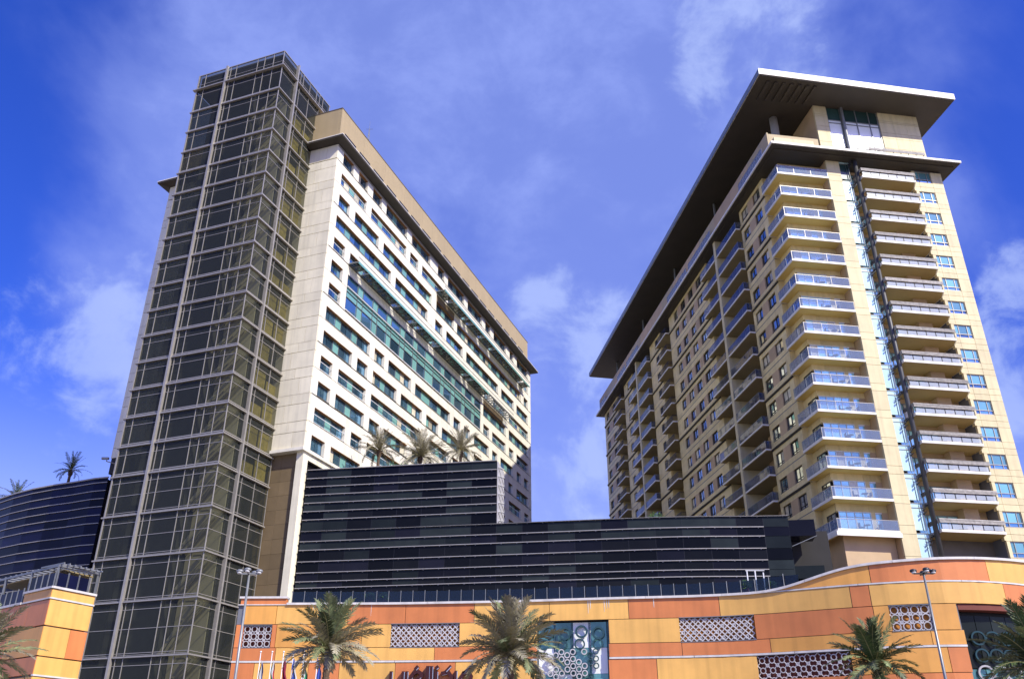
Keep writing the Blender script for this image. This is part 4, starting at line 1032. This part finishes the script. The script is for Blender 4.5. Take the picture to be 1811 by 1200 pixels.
RC = [[(0.03, 6, 'Y')], [(0.03, 6, 'Y')], [(0.03, 1.95, 'Y'), (1.97, 6, 'S')], [(0.03, 6, 'Y')], [(0.03, .95, 'Y'), (.97, 6, 'S')], [(0.03, 6, 'O')]]
cm = {'Y': 'yellow', 'O': 'orange', 'S': 'salmon'}
for (z0, z1), L_, R_ in zip(RWZ, LC, RC):
    for a, b, c in L_: facet(dl, a, b, z0, z1-.03, cm[c])
    for a, b, c in R_: facet(dr, a, b if b < 5.9 else 3.25, z0, z1-.03, cm[c])
for d, e in ((dl, 14), (dr, 3.3)):
    facet(d, 0, e, 12.32, 12.42, 'coping', 'white_band', .05); facet(d, 0, e, 7.62, 7.72, 'coping', 'white_band', .05) if d is dr else None
    facet(d, -.05, e if d is dr else 3.7, 12.98, 13.12, 'coping', 'coping', .1, .4)
bl = [Vector((0, .25, 0)), dr*3.2+Vector((-.25, .1, 0)), dr*3.2+Vector((-10, 12, 0)), dl*16+Vector((2, 8, 0)), dl*16+Vector((.1, .2, 0))]
MB().prism([(p.x, p.y) for p in bl], 0, 12.3).build('block', 'jointg', ob)
facet(dl, 3.7, 14, 12.3, 12.45, 'coping', 'coping', .1, .5)
# terrace balustrade and pergola
for d, e, zb in ((dl, 3.6, 13.12), (dr, 3.2, 13.12), (dl, 14, 12.45)):
    x = .1 if zb > 13 else 3.9
    while x < e:
        p = d*x; MB().box(p.x-.04, p.x+.04, p.y-.04+.1, p.y+.04+.1, zb, zb+1.0).build('terrace_post', 'steel', ob)
        if x+.8 < e: 
            q = d*(x+.75); MB().add([(p.x, p.y+.1, zb+.05), (q.x, q.y+.1, zb+.05), (q.x, q.y+.1, zb+.9), (p.x, p.y+.1, zb+.9)], [(0, 1, 2, 3)]).build('terrace_glass', 'navy' , ob)
        x += .8
pg = MB(); za = 14.5
pg.bar((0, .3, za), tuple(dl*9+Vector((0, .3, za))), .12, .14); pg.bar((0, .3, za), tuple(dr*3.1+Vector((0, .3, za))), .12, .14)
k = 0
while k < 12: p = dl*(k*.75); pg.bar((p.x, p.y+.3, za+.1), (p.x+1.6, p.y+2.6, za+.1), .07, .1); k += 1
for k in range(8): p = dr*(k*.42); pg.bar((p.x+.35, p.y+.1, za+.12), (p.x-1.9, p.y+1.6, za+.12), .08, .1)
for d, e in ((dl, 0.1), (dl, 3.6), (dl, 7.2), (dr, 3.0)): p = d*e; pg.box(p.x-.07, p.x+.07, p.y+.25, p.y+.4, 12.4, za)
pg.build('pergola', 'steel', ob)
MB().prism([(p.x, p.y) for p in (Vector((0, .9, 0)), dr*2.9+Vector((-.4, .6, 0)), dr*2.9+Vector((-3, 2.5, 0)), dl*9+Vector((.8, 3, 0)), dl*9+Vector((0, 1.0, 0)))], 14.3, 14.37).build('pergola_roof', 'underd', ob)

# ================================================================== FAR RIGHT SLIVER BUILDING
fr_ = thing('far_dark_building', 'dark grey building sliver with louvred top at the right picture edge behind the beige tower', 'building', (78.6, 115, 0), rad(8))
MB().box(0, 14, 0, 20, 0, 41.5).build('wall', 'darkstone', fr_)
for k in range(14): MB().box(-.15, 14, -.2, 0, 8+k*2.3, 8.5+k*2.3).build('louvre', 'steel', fr_)
MB().box(-.6, 15, -.6, 21, 41.5, 42).build('roof', 'steel', fr_)

# ================================================================== PALMS
def frond_mesh(L, droop, wid, seed, mats, dense=1.0):
    rnd = random.Random(seed); w = MB(); n = 12; P = []; ang = rad(8)
    x = z = 0.0
    for k in range(n+1):
        P.append(Vector((x, 0, z))); s = L/n
        x += math.cos(ang)*s; z += math.sin(ang)*s; ang -= droop/n*(.4+1.2*k/n)
    for k in range(n): w.bar(P[k], P[k+1], .05*(1-k/n)+.012, .035*(1-k/n)+.01)
    w.cur = 1; m = int(44*dense)
    for side in (-1, 1):
        for k in range(m):
            t = .13+.87*k/m; f = t*n; i = min(int(f), n-1); p = P[i].lerp(P[i+1], f-i); d = (P[i+1]-P[i]).normalized()
            ll = wid*(math.sin(math.pi*min(1, t*.86+.08))**.6)*rnd.uniform(.75, 1.12)
            fw = rnd.uniform(.45, .95)+t*.5; up = rnd.uniform(-.25, .55)
            dirv = Vector((d.x*fw, side*1.0, d.z*fw+up*.6)).normalized()
            tip = p+dirv*ll+Vector((0, 0, -.10*ll*rnd.uniform(.3, 2.2)))
            b = .028*rnd.uniform(.8, 1.3); q = d*b; mid = p.lerp(tip, .5)+Vector((0, 0, .05*ll))
            w.add([tuple(p-q), tuple(p+q), tuple(mid+q*1.3), tuple(tip), tuple(mid-q*1.3)], [(0, 1, 2, 4), (4, 2, 3)])
    return w.mesh('frond', mats)
FM_ = {}
for nm, mm_ in (('g', ['rachis', 'frond']), ('d', ['rachis', 'frond2']), ('y', ['rachis', 'fronddry'])):
    for k, (L, dr_, wd) in enumerate(((3.1, .45, .62), (3.15, .8, .62), (3.0, 1.15, .58), (2.7, 1.5, .52))): FM_[nm, k] = frond_mesh(L, dr_, wd, k*7+3, mm_)
FL_ = {}
for k, (L, dr_, wd) in enumerate(((3.1, .5, .5), (3.1, 1.1, .5), (2.8, 1.8, .45))):
    FL_['g', k] = frond_mesh(L, dr_, wd, k+50, ['rachis', 'fronddry'], .5); FL_['d', k] = frond_mesh(L, dr_, wd, k+60, ['rachis', 'frond2'], .5)
def palm(name, label, x, y, zbase, zc, scale=1.0, tone='g', n=46, light=False, seed=0, group='date palms along the mall', lean=(0, 0)):
    rnd = random.Random(seed); t = thing(name, label, 'palm tree', (x, y, zbase), 0, group)
    h = zc-zbase; tr = MB(); k = 0; zz = 0.0; R = .2*scale if not light else .17
    nseg = max(6, int(h/.22))
    for k in range(nseg):
        a = h*k/nseg; b = h*(k+1)/nseg; r0 = R*(1.15-.2*k/nseg); tr.rod((lean[0]*a/h, lean[1]*a/h, a), (lean[0]*b/h, lean[1]*b/h, b), r0*.88, r0*1.1, 9, cap=(k in (0, nseg-1)))
    tr.build('trunk', 'trunk', t)
    boots = MB()
    for k in range(26):
        a = k*2.4; zz = h-.75+.028*k*scale; rr = R*1.25
        boots.rod((lean[0]+rr*.6*math.cos(a), lean[1]+rr*.6*math.sin(a), zz-.1), (lean[0]+rr*1.5*math.cos(a), lean[1]+rr*1.5*math.sin(a), zz+.22), .07*scale, .03, 5)
    boots.build('leaf_base', 'rachis' if not light else 'trunk', t)
    for k in range(n):
        q = (k+.5)/n; az_ = k*2.39996+rnd.uniform(-.2, .2); el = 84-104*q+rnd.uniform(-7, 7)
        if light: kk = 0 if q < .35 else 1 if q < .75 else 2; me = FL_['d' if tone == 'd' else 'g', kk]
        else:
            kk = 0 if q < .28 else 1 if q < .6 else 2 if q < .86 else 3
            tn = tone
            if tone == 'g': tn = 'y' if rnd.random() < .38+.3*(q > .6) else ('d' if rnd.random() < .25 else 'g')
            if tone == 'd': tn = 'd' if rnd.random() < .8 else 'g'
            if tone == 'y': tn = 'y' if rnd.random() < .7 else 'g'
            me = FM_[tn, kk]
        o = link('frond', me, t, (lean[0], lean[1], h), (rnd.uniform(-.5, .5), -rad(el), az_)); s = scale*rnd.uniform(.85, 1.08)*(.92 if q < .12 else 1); o.scale = (s, s, s)
    return t
palm('date_palm', 'dusty grey-green date palm in front of the flags, left of the arabic sign', -9.6, 48, 0, 7.9, .93, 'g', 60, seed=1)
palm('date_palm', 'dense dry-looking date palm covering the right end of the arabic sign', -.05, 46, 0, 7.35, .95, 'y', 72, seed=2)
palm('date_palm', 'dark green date palm between the ring screen and the right lamp post', 19.75, 50, 0, 7.35, .9, 'd', 50, seed=3)
palm('date_palm', 'large dark date palm cut off by the right picture edge, before the dark window', 23.9, 41.5, 0, 6.3, .98, 'd', 60, seed=4)
palm('date_palm', 'date palm cut off by the left picture edge, in front of the orange corner block', -25.6, 44, 0, 6.9, .98, 'g', 50, seed=5)
palm('roof_palm', 'leftmost of the three palms on the glass podium roof, on a bare pale stem', -15.6, 97, 31.6, 36.4, 1.05, 'g', 36, True, 11, 'palms on the podium roof')
palm('roof_palm', 'middle and fullest of the three palms on the glass podium roof', -10.6, 96, 31.6, 35.3, 1.15, 'g', 50, True, 12, 'palms on the podium roof')
palm('roof_palm', 'rightmost of the three palms on the glass podium roof', -5.9, 95.5, 31.6, 35.8, 1.0, 'g', 40, True, 13, 'palms on the podium roof')
palm('roof_palm', 'dark lone palm standing on the roof of the curved navy building', -56.2, 106.5, 33.2, 37.1, .84, 'd', 26, True, 14, 'palms on the navy building')
palm('roof_palm', 'dark palm crown peeping over the navy building at the left picture edge', -64.6, 110.3, 32.8, 34.6, .9, 'd', 26, True, 15, 'palms on the navy building')

# shrubs and pots
def shrub(name, label, cat, loc, rx, rz_, n, seed, potm=None, group=None, flower=False):
    rnd = random.Random(seed); t = thing(name, label, cat, loc, 0, group)
    w = MB()
    for _ in range(n):
        a = rnd.uniform(0, 6.28); e = rnd.uniform(-.4, 1.3); r = rnd.random()**.4*(.75+.25*math.sin(a*3+seed))
        c = Vector((rx*r*math.cos(a)*math.cos(e), rx*r*math.sin(a)*math.cos(e), rz_*(.5+.5*r*math.sin(e))))
        d = Vector((rnd.gauss(0, 1), rnd.gauss(0, 1), rnd.gauss(0, 1))).normalized(); u = d.orthogonal().normalized()
        s = rnd.uniform(.06, .14); w.add([tuple(c-u*s*.4), tuple(c+d*s-u*.0), tuple(c+u*s*.4), tuple(c-d*s)], [(0, 1, 2, 3)])
    w.build('foliage', 'leaf', t)
    if potm: MB().rod((0, 0, -.02), (0, 0, rz_*.35), .13, .2, 12).build('pot', potm, t)
    else: MB().rod((0, 0, -.1), (0, 0, rz_*.6), .05, .03, 6).build('stem', 'trunk', t)
    return t
shrub('roof_shrub', 'leafy green shrub on the podium roof below the glass balconies of the beige tower', 'shrub', (15.2, 90.5, 25.0), 1.5, 2.3, 900, 1)
shrub('roof_shrub', 'low dark shrub on the podium roof, right of the leafy one', 'shrub', (19.1, 91.5, 25.0), 1.3, 1.6, 600, 2)
shrub('roof_shrub', 'bushy plants at the foot of the podium roof palms', 'shrub', (-12.8, 94.5, 31.6), 1.8, 2.6, 900, 3)
shrub('roof_shrub', 'bushy plant between the middle and right podium roof palms', 'shrub', (-8.0, 94.0, 31.6), 1.4, 2.4, 700, 4)
shrub('potted_plant', 'left of the two small trees in pink pots behind the balustrade', 'potted plant', (-10.1, wy(-10.1)+.5, 13.0), .42, .9, 260, 5, 'pot', 'plants in pink pots')
shrub('potted_plant', 'right of the two small trees in pink pots behind the balustrade', 'potted plant', (-9.15, wy(-9.15)+.5, 13.0), .42, .9, 260, 6, 'pot', 'plants in pink pots')
shrub('potted_plant', 'plant in a pink pot left of the white post frame on the terrace', 'potted plant', (15.75, wy(15.75)+.5, 13.0), .45, .95, 260, 7, 'pot')
shrub('potted_plant', 'round green bush in a dark pot right of the white post frame', 'potted plant', (17.3, wy(17.3)+.6, 13.0), .45, .8, 260, 8, 'potd')

def apl(v, d, z): return apt_w(LX+d, v, z)
for n_, (i_, v_, t_) in enumerate(((12, 14.6, 'third balcony above the dark podium, nearest shaded long-side bay'), (13, 19.2, 'second balcony above the dark podium, nearest shaded long-side bay'), (10, 17.0, 'fifth balcony above the dark podium, nearest shaded long-side bay'))):
    shrub('balcony_plant', 'green plant on the '+t_, 'potted plant', apl(v_, -.35, fl(i_)-.1), .45, 1.25, 220, 20+n_, 'potd')
# ================================================================== LAMP POSTS
def lamp(label, x, y, h, dark):
    t = thing('lamp_post', label, 'street lamp', (x, y, 0), 0, 'floodlight lamp posts')
    m_ = 'lampd' if dark else 'lampm'
    MB().rod((0, 0, 0), (0, 0, h), .085, .045, 14).build('pole', 'lampm' if not dark else 'steel', t, smooth=True)
    MB().rod((0, 0, 0), (0, 0, .5), .2, .17, 12).build('base', m_, t)
    MB().bar((-.42, 0, h-.05), (.42, 0, h-.05), .06, .06).bar((0, -.3, h-.05), (0, .3, h-.05), .06, .06).build('crossarm', m_, t)
    for dx, dy, a in ((-.42, 0, .3), (.42, 0, -.3), (0, -.32, 0), (.15, .32, 0)):
        hd = MB(); hd.ball((dx, dy, h+.06), .16, .13, .09); o = hd.build('lamp_head', m_, t, smooth=True)
        MB().rod((dx, dy-.02, h+.0), (dx, dy-.03, h-.05), .10, .09, 12).build('lens', 'lens', o)
    return t
lamp('pale lamp post with floodlight cluster standing before the glass tower base', -11.3, 38, 9.75, False)
lamp('dark lamp post with floodlight cluster before the orange wall on the right', 17.75, 38, 9.8, True)

# ================================================================== FLAGS
flagc = [(['fblack', 'fwhite', 'fblue'], 'black, white and blue'), (['fgreen', 'fwhite', 'red'], 'green, white and red'), (['maroon', 'maroon', 'maroon'], 'maroon'), (['fblue', 'fwhite', 'fwhite'], 'navy and white'), (['fwhite', 'fgreen', 'fblack'], 'white and green'), (['fblue', 'fblue', 'fwhite'], 'blue')]
where = ['leftmost on the wall', 'second from the left', 'third from the left, partly behind palm fronds', 'fourth from the left behind the palm', 'fifth from the left behind the palm', 'rightmost, beside the palm trunk']
for i, (x, (cs, nm)) in enumerate(zip((-15.3, -14.6, -13.9, -13.3, -12.65, -11.8), flagc)):
    t = thing('flagpole', 'white flagpole with a drooping %s flag, %s' % (nm, where[i]), 'flag', (x, 56, 0), 0, 'flags in front of the mall')
    MB().rod((0, 0, 0), (0, 0, 8.75), .04, .025, 10).build('pole', 'whitem', t, smooth=True)
    MB().ball((0, 0, 8.8), .06, .06, .06).build('finial', 'whitem', t)
    fl_ = MB(); n = 12
    for k in range(n):
        for c in range(3):
            fl_.cur = c
            def pt(u, v): # u across (0..1 folded), v down
                return (.05+.42*u*(.35+.65*v)+.05*math.sin(v*9+i), .10*math.sin(u*11+i+v*3), 8.45-1.75*v-.35*u)
            a, b = k/n, (k+1)/n; u0, u1 = c/3, (c+1)/3
            fl_.quad(pt(u0, a), pt(u1, a), pt(u1, b), pt(u0, b))
    fl_.build('flag_cloth', cs, t)
